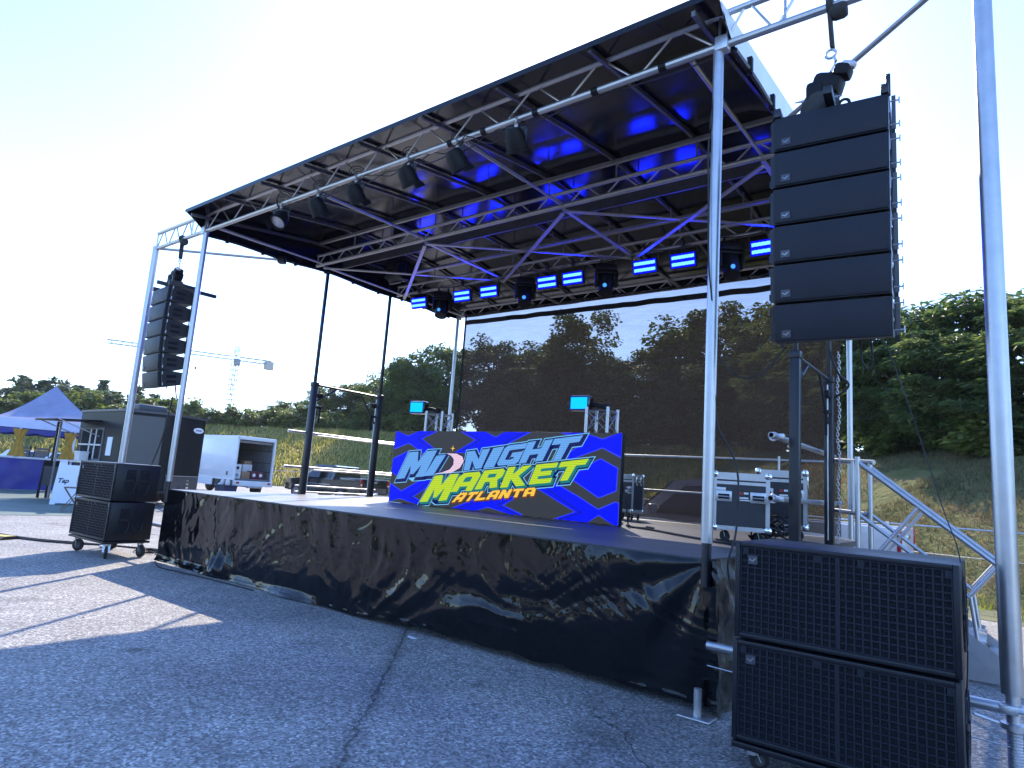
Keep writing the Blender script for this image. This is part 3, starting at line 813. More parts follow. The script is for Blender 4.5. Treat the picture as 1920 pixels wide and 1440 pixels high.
for row, face, rim, side, nm, y0 in ((ROW1, 'scr_sky', 'scr_cyan', 'scr_navy', 'midnight', -.0030), (ROW2, 'scr_lime', 'scr_cyan', 'scr_teal', 'market', -.0060)):
    ls = [place(c, q) for c, q in row]
    flatpoly([[offs(l[0], .052)] for l in [shift(l, .02, -.018) for l in ls]], y0, M[rim], nm + '_outline', pan)
    flatpoly([[offs(l[0], .040)] for l in [shift(l, .02, -.018) for l in ls]], y0 - .0007, M['scr_navy'], nm + '_shadow', pan)
    if side == 'scr_teal': flatpoly([[offs(l[0], .014)] for l in [shift(l, .026, -.02) for l in ls]], y0 - .0012, M[side], nm + '_edge', pan)
    for l in ls: flatpoly([l], y0 - .0018, M[face], 'letter', pan)
moon = [(1.069, .541), (1.237, .538), (1.442, .574), (1.607, .656), (1.682, .766), (1.645, .839), (1.51, .884), (1.286, .883), (1.395, .847), (1.461, .79), (1.462, .704), (1.391, .625), (1.233, .571)]
flatpoly([[offs(moon, .02)]], -.0054, M['scr_navy'], 'moon_outline', pan)
flatpoly([[moon]], -.0057, M['scr_moon'], 'crescent_moon', pan)
flatpoly([[[(1.42 + r_ * cos(k * pi / 4 + pi / 2) * .85, .967 + r_ * sin(k * pi / 4 + pi / 2)) for k, r_ in enumerate([.06, .014] * 4)]]], -.0057, M['scr_gold'], 'star', pan)
A0, A1, A2, A3 = V((1.482, .099)), V((3.127, .315)), V((3.161, .438)), V((1.643, .259))
al = []
for k, c in enumerate('ATLANTA'):
    u0, u1 = k / 7 + .006, (k + 1) / 7 - .012
    al.append(place(c, [A0.lerp(A1, u0), A0.lerp(A1, u1), A3.lerp(A2, u1), A3.lerp(A2, u0)]))
flatpoly([[offs(l[0], .013)] for l in [shift(l, .006, -.008) for l in al]], -.0086, M['scr_rust'], 'atlanta_outline', pan)
for l in al: flatpoly([l], -.0094, M['scr_gold'], 'letter', pan)

# ------------------------------------------------------------------ small truss towers with wash lights behind the screen
def make_tower():
    t = thing('truss_tower', '', 'truss')
    hw = .17; h = 1.66
    b = MB()
    for sx in (-1, 1):
        for sy in (-1, 1): b.tube((sx * hw, sy * hw, .02), (sx * hw, sy * hw, h), .025, n=12)
    b.build('truss_chords', M['alu'], t)
    b = MB()
    n = 5; st = (h - .1) / n
    for k in range(n + 1):
        z = .05 + k * st
        for a, c in (((-1, -1), (1, -1)), ((1, -1), (1, 1)), ((1, 1), (-1, 1)), ((-1, 1), (-1, -1))):
            if k in (0, n): b.tube((a[0] * hw, a[1] * hw, z), (c[0] * hw, c[1] * hw, z), .011, n=6)
            if k < n:
                b.tube((a[0] * hw, a[1] * hw, z), (c[0] * hw, c[1] * hw, z + st), .008, n=6)
                b.tube((c[0] * hw, c[1] * hw, z), (a[0] * hw, a[1] * hw, z + st), .008, n=6)
    b.build('truss_lacing', M['alu'], t)
    MB().bb((-.25, -.25, .001), (.25, .25, .018)).build('base_plate', M['steel'], t)
    return t
tw = make_tower(); tw.location = (2.25, 3.55, H); tw.rotation_euler.z = R(10)
tag(tw, 'short square aluminium truss tower rising behind the left part of the screen', 'truss', 'truss towers behind the screen')
t2 = copy_tree(tw); t2.location = (5.72, 3.40, H); t2.rotation_euler.z = R(4); tag(t2, 'short square aluminium truss tower rising behind the right part of the screen', 'truss')
def make_wash():
    t = thing('wash_light', '', 'stage light')
    b = MB(); b.box((0, 0, 0), (.33, .16, .235), None, .02); b.box((0, .1, 0), (.27, .08, .18), None, .015); b.build('housing', M['car_black'], t)
    MB().box((0, -.084, 0), (.27, .01, .175)).build('light_panel', M['led_wash'], t)
    b = MB()
    b.box((0, -.083, .101), (.30, .008, .012)); b.box((0, -.083, -.101), (.30, .008, .012)); b.box((.146, -.083, 0), (.012, .008, .2)); b.box((-.146, -.083, 0), (.012, .008, .2))
    b.build('lamp_trim', M['halo_trim'], t)
    b = MB(); b.bar((.1, .05, 0), (.38, .07, -.04), .05, .07, .01); b.box((.38, .07, -.04), (.07, .07, .10), None, .01); b.build('clamp_arm', M['black'], t)
    return t
wl = make_wash(); wl.location = (1.80, 3.45, 2.835); wl.rotation_euler.z = R(10)
tag(wl, 'bright cyan wash light clamped to the left truss tower behind the screen', 'stage light', 'cyan wash lights on the truss towers')
w2 = copy_tree(wl); w2.location = (5.40, 3.32, 2.825); w2.rotation_euler.z = R(4); tag(w2, 'bright cyan wash light clamped to the right truss tower before the curtain', 'stage light')

# ------------------------------------------------------------------ hanging line arrays
def make_array():
    t = thing('line_array', '', 'loudspeaker array')
    w, d = .74, .42; hf, hb = .268, .195; pitch = .289
    # walk down the front edge; each box tips a little farther back
    y, z = -d / 2, 0.
    tilts = (-2, -1, .5, 2.5, 5, 9)
    for k, ti in enumerate(tilts):
        a = R(ti); rm = Matrix.Rotation(a, 3, 'X')
        T = lambda p: V((p[0], y, z)) + rm @ V((0, p[1], p[2]))
        def TT(x, yy, zz): return V((x, y, z)) + rm @ V((0, yy, zz))
        mid = -hf / 2
        pr_ = [(0, 0), (0, -hf), (d * .35, -hf), (d, mid - hb / 2), (d, mid + hb / 2), (d * .35, 0)]
        b = MB(); vs = []
        for x in (-w / 2, w / 2): vs += [TT(x, p[0], p[1]) for p in pr_]
        fs = [[0, 1, 2, 3, 4, 5], [11, 10, 9, 8, 7, 6]] + [[i, (i + 1) % 6, 6 + (i + 1) % 6, 6 + i] for i in range(6)]
        b.add(vs, fs)
        c = b.build('speaker_cabinet', M['cab'], t)
        g = MB().box(TT(0, -.006, -hf / 2), (w - .02, .014, hf - .014), rm, .006).build('grille', M['grille'], c)
        q = MB().box(TT(-w / 2 + .085, -.014, -hf + .058), (.062, .006, .052), rm).build('badge', M['badge_plate'], c)
        e = MB(); e.box(TT(-w / 2 + .076, -.0185, -hf + .054), (.028, .003, .006), rm @ Matrix.Rotation(.5, 3, 'Y')); e.box(TT(-w / 2 + .093, -.0185, -hf + .059), (.026, .003, .007), rm @ Matrix.Rotation(-.7, 3, 'Y'))
        e.build('maker_mark', M['badge'], c)
        for sx in (-1, 1):
            hd = MB()
            hd.box(TT(sx * (w / 2 + .002), d * .46, -hf * .36), (.008, .15, .05), rm, .003); hd.box(TT(sx * (w / 2 + .002), d * .46, -hf * .68), (.008, .15, .05), rm, .003)
            hd.build('handle_pocket', M['foam'], c)
            rg = MB(); o2 = .030 if sx > 0 else .012
            rg.bar(TT(sx * (w / 2 + o2), .035, -.005), TT(sx * (w / 2 + o2), .035, -hf + .01), .026, .010)
            rg.build('rigging_strap', M['dark_grey' if sx > 0 else 'black_steel'], c); rg = MB()
            rg.bar(TT(sx * (w / 2 + .012), d - .03, mid + hb / 2 + .04), TT(sx * (w / 2 + .012), d - .03, mid - hb / 2 - .05), .03, .01)
            rg.build('rear_strap', M['black_steel'], c); 
            for zz in (-.045, -hf + .045):
                rg = MB()
                rg.tube(TT(sx * (w / 2 + .01), .035, zz), TT(sx * (w / 2 + (.066 if sx > 0 else .03)), .035, zz), .006, n=6)
                rg.tube(TT(sx * (w / 2 + (.064 if sx > 0 else .03)), .035, zz - .024), TT(sx * (w / 2 + (.064 if sx > 0 else .03)), .035, zz + .024), .005, n=6)
                rg.build('locking_pin', M['steel' if sx > 0 else 'black_steel'], c)
        p2 = TT(0, 0, -pitch); y, z = p2.y, p2.z
    b = MB()
    for sx in (-1, 1): b.bar((sx * (w / 2 - .02), -d / 2 - .02, .035), (sx * (w / 2 - .02), d / 2 + .02, .035), .05, .07, .006)
    b.bar((0, -.30, .085), (0, .70, .085), .06, .06, .006); b.bar((-w / 2, .0, .05), (w / 2, .0, .05), .06, .05, .006); b.bar((w / 2 + .0, -d / 2 + .03, .0), (w / 2 + .0, -d / 2 + .03, .16), .03, .03, .004)
    b.build('flying_frame', M['black_steel'], t)
    b = MB(); b.path([(.22, .16, -1.62), (.23, .2, -1.80), (.2, .24, -1.86), (.16, .22, -1.80), (.15, .18, -1.64)], .008, 6); b.build('link_cable', M['cable'], t, fix=False)
    return t
ar = make_array(); ar.location = (9.545, -.05, 4.40); ar.rotation_euler.z = R(5)
tag(ar, 'large black hanging stack of six loudspeakers close by on the right of the stage', 'loudspeaker array', 'hanging loudspeaker arrays')
al_ = copy_tree(ar); al_.location = (-.815, -.05, 4.42); al_.rotation_euler.z = R(-4.5)
tag(al_, 'distant black hanging stack of six loudspeakers between two poles left of the stage', 'loudspeaker array')
def make_hoist():
    t = thing('chain_hoist', '', 'hoist')
    b = MB(); b.lathe([(.0, .0), (.05, .0), (.062, .03), (.062, .09), (.05, .115), (0, .12)], (0, 0, -.06), (1, 0, 0), 14)
    b.torus((0, 0, .0), (1, 0, 0), .048, .026, 16, 6); b.bar((-.008, 0, -.04), (.012, 0, -.36), .07, .03, .012)
    b.build('lifting_sling', M['strap'], t)
    b = MB(); b.torus((.0, 0, -.40), (0, 1, 0), .035, .011, 16, 6); b.path([(.02, 0, -.43), (.035, 0, -.47), (.02, 0, -.52), (.0, 0, -.55)], .012, 6); b.build('hook', M['steel'], t, fix=False)
    b = MB(); b.box((-.02, 0, -.66), (.22, .17, .17), Matrix.Rotation(.3, 3, 'Y'), .05); b.box((-.10, 0, -.72), (.12, .2, .16), None, .03); b.box((.09, -.03, -.60), (.12, .14, .10), Matrix.Rotation(.3, 3, 'Y'), .03)
    m_ = b.build('motor_body', M['black'], t)
    MB().box((.135, -.06, -.575), (.11, .07, .055), Matrix.Rotation(.42, 3, 'Y'), .026).build('cover_plate', M['lens_off'], m_)
    b = MB(); b.lathe([(.06, -.15), (.13, -.14), (.145, .0), (.13, .10), (.12, .12)], (-.08, .02, -.86), (0.05, 0, 1), 16); b.torus((.09, 0, -.84), (0, 1, 0), .035, .012, 12, 6)
    b.build('chain_bag', M['strap'], t)
    b = MB()
    for k in range(8): b.path([(-.02 + .1 * sin(k), .05 * cos(2 * k), -.70 - .01 * k), (-.1 - .02 * k, -.06, -.76), (-.12 + .03 * k, -.08, -.82)], .006, 5)
    b.tube((0, 0, -.75), (0, 0, -1.0), .014, n=6); b.build('lift_chain', M['steel'], t, fix=False)
    return t
ho = make_hoist(); ho.location = (9.535, -.05, 5.36); tag(ho, 'black chain hoist and sling holding up the near loudspeaker stack', 'hoist', 'chain hoists over the loudspeakers')
h2 = copy_tree(ho); h2.location = (-.811, -.05, 5.36); tag(h2, 'black chain hoist and sling holding up the far left loudspeaker stack', 'hoist')

# ------------------------------------------------------------------ subwoofers on wheeled boards
def make_sub(w, h, d):
    t = thing('subwoofer', '', 'subwoofer')
    b = MB(); b.bb((0, .03, .012), (w, d, h - .004), .014); b.build('speaker_cabinet', M['cab'], t)
    b = MB()
    for a, c in (((0, 0, .012), (.03, .031, h - .004)), ((w - .03, 0, .012), (w, .031, h - .004)), ((.03, 0, .012), (w - .03, .031, .04)), ((.03, 0, h - .032), (w - .03, .031, h - .004))): b.bb(a, c, .006)
    b.build('front_rim', M['cab'], t)
    MB().bb((.03, .022, .04), (w - .03, .029, h - .032)).build('foam_front', M['foam'], t)
    b = MB(); nx, nz = 26, 13; x0, x1, z0, z1 = .034, w - .034, .044, h - .036
    for i in range(nx + 1):
        x = x0 + (x1 - x0) * i / nx; wd = .012 if i == nx // 2 else .0045
        b.bb((x - wd, .010, z0), (x + wd, .020, z1))
    for j in range(nz + 1):
        z = z0 + (z1 - z0) * j / nz
        b.bb((x0, .0112, z - .0042), (x1, .0188, z + .0042))
    for x in (x0 + .01, w / 2 - .12, w / 2 + .1, x1 - .03):
        b.bb((x, .0085, z1 - .035), (x + .035, .019, z1)); 
    b.build('grille', M['grille'], t)
    MB().bb((.078, .004, h - .130), (.132, .0105, h - .080)).build('badge', M['badge_plate'], t)
    b = MB(); b.box((.097, .0025, h - .108), (.026, .003, .006), Matrix.Rotation(.5, 3, 'Y')); b.box((.113, .0025, h - .103), (.026, .003, .007), Matrix.Rotation(-.8, 3, 'Y'))
    b.build('maker_mark', M['badge'], t)
    for s, x in ((-1, 0), (1, w)):
        for y in (d * .36, d * .66):
            b = MB()
            for k in range(2): b.bb((x - .003 * s, y - .075 + .0 * k, h * (.25 + .33 * k)), (x + .004 * s, y + .075, h * (.25 + .33 * k) + .15), .003)
            b.build('handle_pocket', M['foam'], t)
            b = MB(); b.tube((x + .006 * s, y - .07, h * .52), (x + .006 * s, y + .07, h * .52), .010, n=8)
            b.path([(x + .004 * s, y + .085 * cos(a), h * .49 + .19 * sin(a) * (1 if abs(sin(a)) < .8 else .9)) for a in [2 * pi * k / 20 for k in range(21)]], .006, 5)
            b.build('handle', M['cab'], t)
    return t
def make_dolly(w, d, h, r=.055):
    t = thing('wheel_board', '', 'wheel board')
    MB().bb((0, 0, h - .035), (w, d, h), .006).build('board', M['cab'], t)
    for i, (x, y) in enumerate(((.10, .10), (w - .10, .10), (.10, d - .10), (w - .10, d - .10))):
        a = (.5, -.4, .9, .2)[i]; q = Matrix.Rotation(a, 3, 'Z')
        c = V((x, y, r)) + q @ V((.035, 0, 0))
        b = MB(); b.bb((x - .045, y - .045, h - .042), (x + .045, y + .045, h - .036))
        top = V((x, y, h - .045))
        for s in (-1, 1): b.bar(top + q @ V((.005, s * .026, 0)), c + q @ V((0, s * .026, 0)), .05, .005)
        b.lathe([(.035, -.03), (.035, 0)], top, (0, 0, 1), 12)
        cs = b.build('caster', M['steel'], t)
        MB().lathe([(.02, -.021), (r * .72, -.021), (r, -.014), (r, .014), (r * .72, .021), (.02, .021)], c, q @ V((0, 1, 0)), 20).build('wheel', M['rubber'], cs)
        MB().lathe([(.0, -.0235), (r * .5, -.0235), (r * .5, .0235), (0, .0235)], c, q @ V((0, 1, 0)), 14).build('hub', M['dark_grey'], cs)
    return t
sw, sh, sd = 1.14, .575, .74
dh = .158
rt = dict(loc=V((9.14, -.85, 0)), rz=R(1.0))
lf = dict(loc=V((-1.65, -.742, 0)), rz=R(2.4))
s0 = make_sub(sw, sh, sd); s0.location = rt['loc'] + V((0, 0, dh)); s0.rotation_euler.z = rt['rz']
tag(s0, 'big black subwoofer near the camera, lower of two, resting on its wheel board', 'subwoofer', 'subwoofers with square mesh grilles')
s1 = copy_tree(s0); s1.location = rt['loc'] + V((.004, .006, dh + sh)); tag(s1, 'big black subwoofer near the camera, upper of two, in front of the road case', 'subwoofer')
LS = V((1.25 / 1.14, .69 / .74, .595 / .575)); LZ = .26
s2 = copy_tree(s0); s2.location = lf['loc'] + V((0, 0, LZ)); s2.rotation_euler.z = lf['rz']; s2.scale = LS; tag(s2, 'far black subwoofer left of the stage, lower of two, resting on a wheeled board', 'subwoofer')
s3 = copy_tree(s0); s3.location = lf['loc'] + V((0, 0, LZ + sh * LS.z)); s3.rotation_euler.z = lf['rz']; s3.scale = LS; tag(s3, 'far black subwoofer left of the stage, upper of two, topped by a sunlit edge', 'subwoofer')
d0 = make_dolly(sw, sd, dh); d0.location = rt['loc']; d0.rotation_euler.z = rt['rz']
tag(d0, 'low black wheel board carrying the two near subwoofers, mostly below the frame', 'wheel board', 'wheel boards under the subwoofers')
d1 = make_dolly(sw * LS.x, sd * LS.y, LZ, .095); d1.location = lf['loc']; d1.rotation_euler.z = lf['rz']
tag(d1, 'low black wheel board on casters carrying the two far subwoofers', 'wheel board', 'wheel boards under the subwoofers')

# ------------------------------------------------------------------ road cases
def make_case(w, d, h, wheels=True):
    t = thing('road_case', '', 'road case')
    z0 = .13 if wheels else 0
    b = MB(); b.bb((.008, .008, z0), (w - .008, d - .008, z0 + h)); b.build('case_body', M['road_case'], t)
    b = MB(); e = .044; lid = z0 + h * .80
    for x in (0, w):
        for y in (0, d): b.bb((x - (e if x else 0), y - (e if y else 0), z0), (x + (0 if x else e), y + (0 if y else e), z0 + h + .004))
    for z in (z0 - .002, z0 + h - e + .006, lid, lid + .052):
        hgt = e if z not in (lid,) else .034
        for y in (-.002, d - e + .002): b.bb((e, y, z), (w - e, y + e, z + hgt))
        for x in (-.002, w - e + .002): b.bb((x, e, z), (x + e, d - e, z + hgt))
    b.build('edge_trim', M['alu'], t)
    for x in (.018, w - .018):
        for y in (.018, d - .018):
            for z in (z0 + .02, z0 + h - .015): MB().box((x, y, z), (.085, .085, .075), None, .028).build('ball_corner', M['chrome'], t)
    for x in (w * .20, w * .80):
        b = MB(); b.bb((x - .085, -.010, z0 + h * .49), (x + .085, .0, z0 + h * .49 + .12), .004); hd = b.build('recessed_handle', M['alu'], t)
        MB().bb((x - .06, -.013, z0 + h * .49 + .03), (x + .06, -.009, z0 + h * .49 + .085)).build('handle_dish', M['foam'], hd)
        MB().tube((x - .055, -.018, z0 + h * .49 + .055), (x + .055, -.018, z0 + h * .49 + .055), .010, n=8).build('grip', M['alu'], hd)
    for sx in (-.001, w):
        for q_ in (.25, .65): MB().bb((sx - .01, d * q_, lid - .05), (sx + .011, d * q_ + .10, lid + .10), .004).build('butterfly_latch', M['chrome'], t)
    b = MB(); b.bb((.03, -.009, lid - .09), (.14, .0, lid - .035), .004); b.build('latch_plate', M['alu'], t)
    b = MB(); b.bb((w * .46, -.0015, lid - .11), (w * .53, .006, lid - .075)); b.build('case_label', M['ink_red'], t)
    b = MB(); b.bb((w * .55, -.0015, lid - .10), (w * .63, .006, lid - .078)); b.bb((w * .46, -.0015, lid - .15), (w * .63, .006, lid - .132)); b.bb((w * .48, -.0015, lid - .172), (w * .66, .006, lid - .16)); b.build('case_label', M['ink_white'], t)
    if wheels:
        for x in (.12, w - .12):
            for y in (.12, d - .12):
                q = MB().lathe([(.01, -.02), (.052, -.018), (.052, .018), (.01, .02)], (x + .02, y, .052), (.3, 1, 0), 18).build('caster', M['rubber'], t)
                b = MB(); b.bar((x, y - .026, .125), (x + .02, y - .026, .05), .04, .004); b.bar((x, y + .026, .125), (x + .02, y + .026, .05), .04, .004); b.bb((x - .045, y - .045, .118), (x + .045, y + .045, .128)); b.build('fork', M['steel'], q)
    return t
c0 = make_case(.60, .58, .62); c0.location = (7.84, 2.25, H); c0.rotation_euler.z = R(20)
tag(c0, 'black and silver road case with two handles standing beside the tall right corner pole', 'road case', 'road cases on the stage')
c1 = copy_tree(c0); c1.location = (7.86, 3.75, H); c1.rotation_euler.z = R(12); c1.scale = (1.0, .9, 1.16); tag(c1, 'taller black road case standing behind the right-hand black masts', 'road case')
c2 = copy_tree(c0); c2.location = (5.02, 5.30, H); c2.rotation_euler.z = R(-12); c2.scale = (.55, .50, 1.02); tag(c2, 'dark blue tinted road case just right of the LED screen', 'road case')
# power distro box and its pile of cable behind the masts
b = MB()
random.seed(4)
for k in range(16):
    cx0, cy0 = 8.26 + random.uniform(-.12, .14), 3.05 + random.uniform(-.3, .3)
    r0 = random.uniform(.06, .16)
    b.path([(cx0 + r0 * cos(a), cy0 + r0 * sin(a) * 1.2, H + .03 + .012 * k + .03 * sin(2 * a + k) + (.12 * abs(sin(a)) if k % 3 == 0 else 0)) for a in [2 * pi * j / 18 for j in range(19)]], .010, 5)
tag(b.build('cable_coil', M['cable'], None, fix=False), 'heap of black cable coiled on the stage between the right-hand masts', 'cable')
# cables running over the deck and down the corner pole
def cab(name, pts, r, label, grp=None, sub=10, m='cable'):
    pts = [V(p) for p in pts]; out = []
    P_ = [pts[0] * 2 - pts[1]] + pts + [pts[-1] * 2 - pts[-2]]
    for i in range(1, len(P_) - 2):
        p0, p1, p2, p3 = P_[i - 1:i + 3]
        for k in range(sub):
            t = k / sub
            out.append(.5 * ((2 * p1) + (p2 - p0) * t + (2 * p0 - 5 * p1 + 4 * p2 - p3) * t * t + (3 * p1 - p0 - 3 * p2 + p3) * t ** 3))
    out.append(pts[-1])
    return tag(MB().path(out, r, 6).build(name, M[m], None, fix=False), label, 'cable', grp)
cab('stage_cable', [(6.35, 3.1, H + .02), (6.5, 2.95, H + .015), (6.9, 2.75, H + .015), (7.4, 2.35, H + .015), (7.85, 2.02, H + .015), (8.2, 1.85, H + .015), (8.45, 2.6, H + .02)], .014, 'black cable lying across the deck from the screen to the road cases', 'loose black cables')
cab('stage_cable', [(6.36, 3.05, .35 + H), (6.40, 3.03, H + .1), (6.48, 2.98, H + .02), (6.7, 3.2, H + .015), (6.5, 3.4, H + .015)], .010, 'thin black cable dropping from the right end of the LED screen', 'loose black cables')
cab('hanging_cable', [(8.70, -.06, 5.30), (8.62, -.10, 4.6), (8.63, -.11, 3.9), (8.65, -.12, 3.4), (8.68, -.115, 3.1)], .007, 'black cable hanging down the upper part of the tall right corner pole', 'loose black cables')
cab('hanging_cable', [(9.20, .05, 2.72), (9.05, -.02, 2.52), (8.9, -.06, 2.48), (8.74, -.09, 2.62)], .007, 'thin black cable sagging from the near loudspeaker stack to the pole', 'loose black cables')
cab('hanging_cable', [(8.70, -.06, 2.35), (8.72, -.02, 2.1), (8.82, .08, 1.85), (8.85, .08, 1.6), (8.84, .06, 1.3), (8.80, .02, 1.08), (8.84, .0, .9)], .008, 'black cable drooping over the stage edge right of the corner pole', 'loose black cables')
cab('hanging_cable', [(9.85, .12, 2.70), (10.0, .05, 2.2), (10.18, -.3, 1.6), (10.27, -.52, 1.32), (10.30, -.70, .9), (10.27, -.5, .5)], .0035, 'very thin black wire slanting down to the back of the near subwoofers', 'loose black cables')
cab('hanging_cable', [(-.62, .10, 2.62), (-.70, .06, 1.9), (-.80, .0, 1.43)], .012, 'black cable hanging from the far loudspeaker stack to the subwoofer below', 'loose black cables')
cab('hanging_cable', [(8.9, 2.9, 3.35), (9.0, 2.85, 3.05), (9.05, 3.2, 2.95), (8.75, 3.98, 2.93)], .014, 'thick black cable looping under the near loudspeaker stack to the mast', 'loose black cables')
random.seed(8)
b = MB()
for k in range(20):
    cx0, cy0 = random.uniform(-1.1, .0), random.uniform(.1, .9); r0 = random.uniform(.08, .22); ph = random.uniform(0, 6)
    b.path([(cx0 + r0 * cos(a + ph) * 1.5, cy0 + r0 * sin(a + ph), .012 + .02 * abs(sin(3 * a + k))) for a in [4.6 * j / 14 for j in range(15)]], .009, 5)
tag(b.build('cable_tangle', M['cable'], None, fix=False), 'tangle of black cables lying on the ground behind the far subwoofers', 'cable')
cab('ground_cable', [(-9.0, -1.9, .014), (-5.5, -1.45, .014), (-3.6, -1.0, .014), (-2.6, -.55, .014), (-1.9, .1, .014), (-1.0, .5, .014)], .014, 'black cable lying on the sunlit ground left of the far subwoofers', 'loose black cables')
cab('ground_cable', [(-9.0, -1.5, .014), (-5.2, -1.15, .014), (-3.4, -.8, .014), (-2.4, -.2, .014), (-1.3, .5, .014)], .012, 'second thinner cable on the sunlit ground left of the far subwoofers', 'loose black cables')
cab('ground_cable', [(.1, -.12, .012), (.7, -.32, .012), (1.3, -.26, .012), (2.1, -.2, .012), (2.9, -.16, .012)], .009, 'thin black cable on the shaded ground along the foot of the plastic skirt', 'loose black cables')
# ------------------------------------------------------------------ ground
def asphalt_material():
    m, nt, p, out = new_mat('asphalt'); L = nt.links
    tc = node(nt, 'ShaderNodeTexCoord')
    vo = node(nt, 'ShaderNodeTexVoronoi', i_Scale=62., i_Randomness=1.); L.new(tc.outputs['Object'], vo.inputs['Vector'])
    fine = node(nt, 'ShaderNodeTexNoise', i_Scale=140., i_Detail=3.); L.new(tc.outputs['Object'], fine.inputs['Vector'])
    big = node(nt, 'ShaderNodeTexNoise', i_Scale=.55, i_Detail=6., i_Roughness=.6); L.new(tc.outputs['Object'], big.inputs['Vector'])
    sep = node(nt, 'ShaderNodeSeparateColor'); L.new(vo.outputs['Color'], sep.inputs[0])
    r = node(nt, 'ShaderNodeValToRGB'); cr = r.color_ramp
    cr.elements[0].position = 0.; cr.elements[0].color = (.115, .112, .108, 1)
    cr.elements[1].position = 1.; cr.elements[1].color = (.58, .57, .54, 1)
    e = cr.elements.new(.55); e.color = (.28, .273, .262, 1); e = cr.elements.new(.82); e.color = (.35, .34, .325, 1)
    L.new(sep.outputs[0], r.inputs['Fac'])
    r2 = node(nt, 'ShaderNodeValToRGB'); r2.color_ramp.elements[0].position = .3; r2.color_ramp.elements[0].color = (.62, .62, .63, 1); r2.color_ramp.elements[1].position = .72; r2.color_ramp.elements[1].color = (1.18, 1.17, 1.15, 1)
    L.new(big.outputs['Fac'], r2.inputs['Fac'])
    mm = node(nt, 'ShaderNodeMix', data_type='RGBA', blend_type='MULTIPLY'); mm.inputs[0].default_value = 1; L.new(r.outputs['Color'], mm.inputs[6]); L.new(r2.outputs['Color'], mm.inputs[7])
    # hairline cracks
    dn = node(nt, 'ShaderNodeTexNoise', i_Scale=1.3, i_Detail=5.); L.new(tc.outputs['Object'], dn.inputs['Vector'])
    add = node(nt, 'ShaderNodeVectorMath', operation='MULTIPLY_ADD'); add.inputs[1].default_value = (.5, .5, .5)
    L.new(dn.outputs['Color'], add.inputs[0]); L.new(tc.outputs['Object'], add.inputs[2])
    vc = node(nt, 'ShaderNodeTexVoronoi', i_Scale=.42, feature='DISTANCE_TO_EDGE'); L.new(add.outputs[0], vc.inputs['Vector'])
    c1 = node(nt, 'ShaderNodeMapRange'); c1.inputs['From Min'].default_value = .0; c1.inputs['From Max'].default_value = .004; L.new(vc.outputs['Distance'], c1.inputs['Value'])
    gate = node(nt, 'ShaderNodeMapRange'); gate.inputs['From Min'].default_value = .40; gate.inputs['From Max'].default_value = .46; L.new(big.outputs['Fac'], gate.inputs['Value'])
    mxc = node(nt, 'ShaderNodeMath', operation='MAXIMUM'); L.new(c1.outputs[0], mxc.inputs[0]); L.new(gate.outputs[0], mxc.inputs[1])
    # one long paving joint
    sx = node(nt, 'ShaderNodeSeparateXYZ'); L.new(tc.outputs['Object'], sx.inputs[0])
    P0, P1 = V((5.652, -.159)), V((7.578, -2.448)); dd = (P1 - P0).normalized(); nn = V((-dd.y, dd.x)); cc = -nn.dot(P0)
    a1 = node(nt, 'ShaderNodeMath', operation='MULTIPLY_ADD'); a1.inputs[1].default_value = nn.x; a1.inputs[2].default_value = cc; L.new(sx.outputs[0], a1.inputs[0])
    a2 = node(nt, 'ShaderNodeMath', operation='MULTIPLY_ADD'); a2.inputs[1].default_value = nn.y; L.new(sx.outputs[1], a2.inputs[0]); L.new(a1.outputs[0], a2.inputs[2])
    jn = node(nt, 'ShaderNodeTexNoise', i_Scale=5.5, i_Detail=6., i_Roughness=.7); L.new(tc.outputs['Object'], jn.inputs['Vector'])
    a3 = node(nt, 'ShaderNodeMath', operation='MULTIPLY_ADD'); a3.inputs[1].default_value = .16; L.new(jn.outputs['Fac'], a3.inputs[0]); L.new(a2.outputs[0], a3.inputs[2])
    a4 = node(nt, 'ShaderNodeMath', operation='SUBTRACT'); a4.inputs[1].default_value = .08; L.new(a3.outputs[0], a4.inputs[0])
    ab = node(nt, 'ShaderNodeMath', operation='ABSOLUTE'); L.new(a4.outputs[0], ab.inputs[0])
    j1 = node(nt, 'ShaderNodeMapRange'); j1.inputs['From Min'].default_value = .002; j1.inputs['From Max'].default_value = .016; L.new(ab.outputs[0], j1.inputs['Value'])
    j2 = node(nt, 'ShaderNodeMapRange'); j2.inputs['From Max'].default_value = .10; j2.inputs['To Min'].default_value = .55; L.new(ab.outputs[0], j2.inputs['Value'])
    jm = node(nt, 'ShaderNodeMath', operation='MULTIPLY'); L.new(j2.outputs[0], jm.inputs[0])
    jmin = node(nt, 'ShaderNodeMath', operation='MINIMUM'); L.new(j1.outputs[0], jmin.inputs[0]); L.new(mxc.outputs[0], jmin.inputs[1])
    L.new(jmin.outputs[0], jm.inputs[1])
    dk = node(nt, 'ShaderNodeMapRange'); dk.inputs['To Min'].default_value = .28; L.new(jm.outputs[0], dk.inputs['Value'])
    m3 = node(nt, 'ShaderNodeMix', data_type='RGBA', blend_type='MULTIPLY'); m3.inputs[0].default_value = 1; L.new(mm.outputs[2], m3.inputs[6]); L.new(dk.outputs[0], m3.inputs[7])
    st = node(nt, 'ShaderNodeTexNoise', i_Scale=1.05, i_Detail=2., i_Roughness=.45, i_Distortion=.4); L.new(tc.outputs['Object'], st.inputs['Vector'])
    s1 = node(nt, 'ShaderNodeMapRange'); s1.inputs['From Min'].default_value = .61; s1.inputs['From Max'].default_value = .76; s1.inputs['To Min'].default_value = 1.; s1.inputs['To Max'].default_value = .55; L.new(st.outputs['Fac'], s1.inputs['Value'])
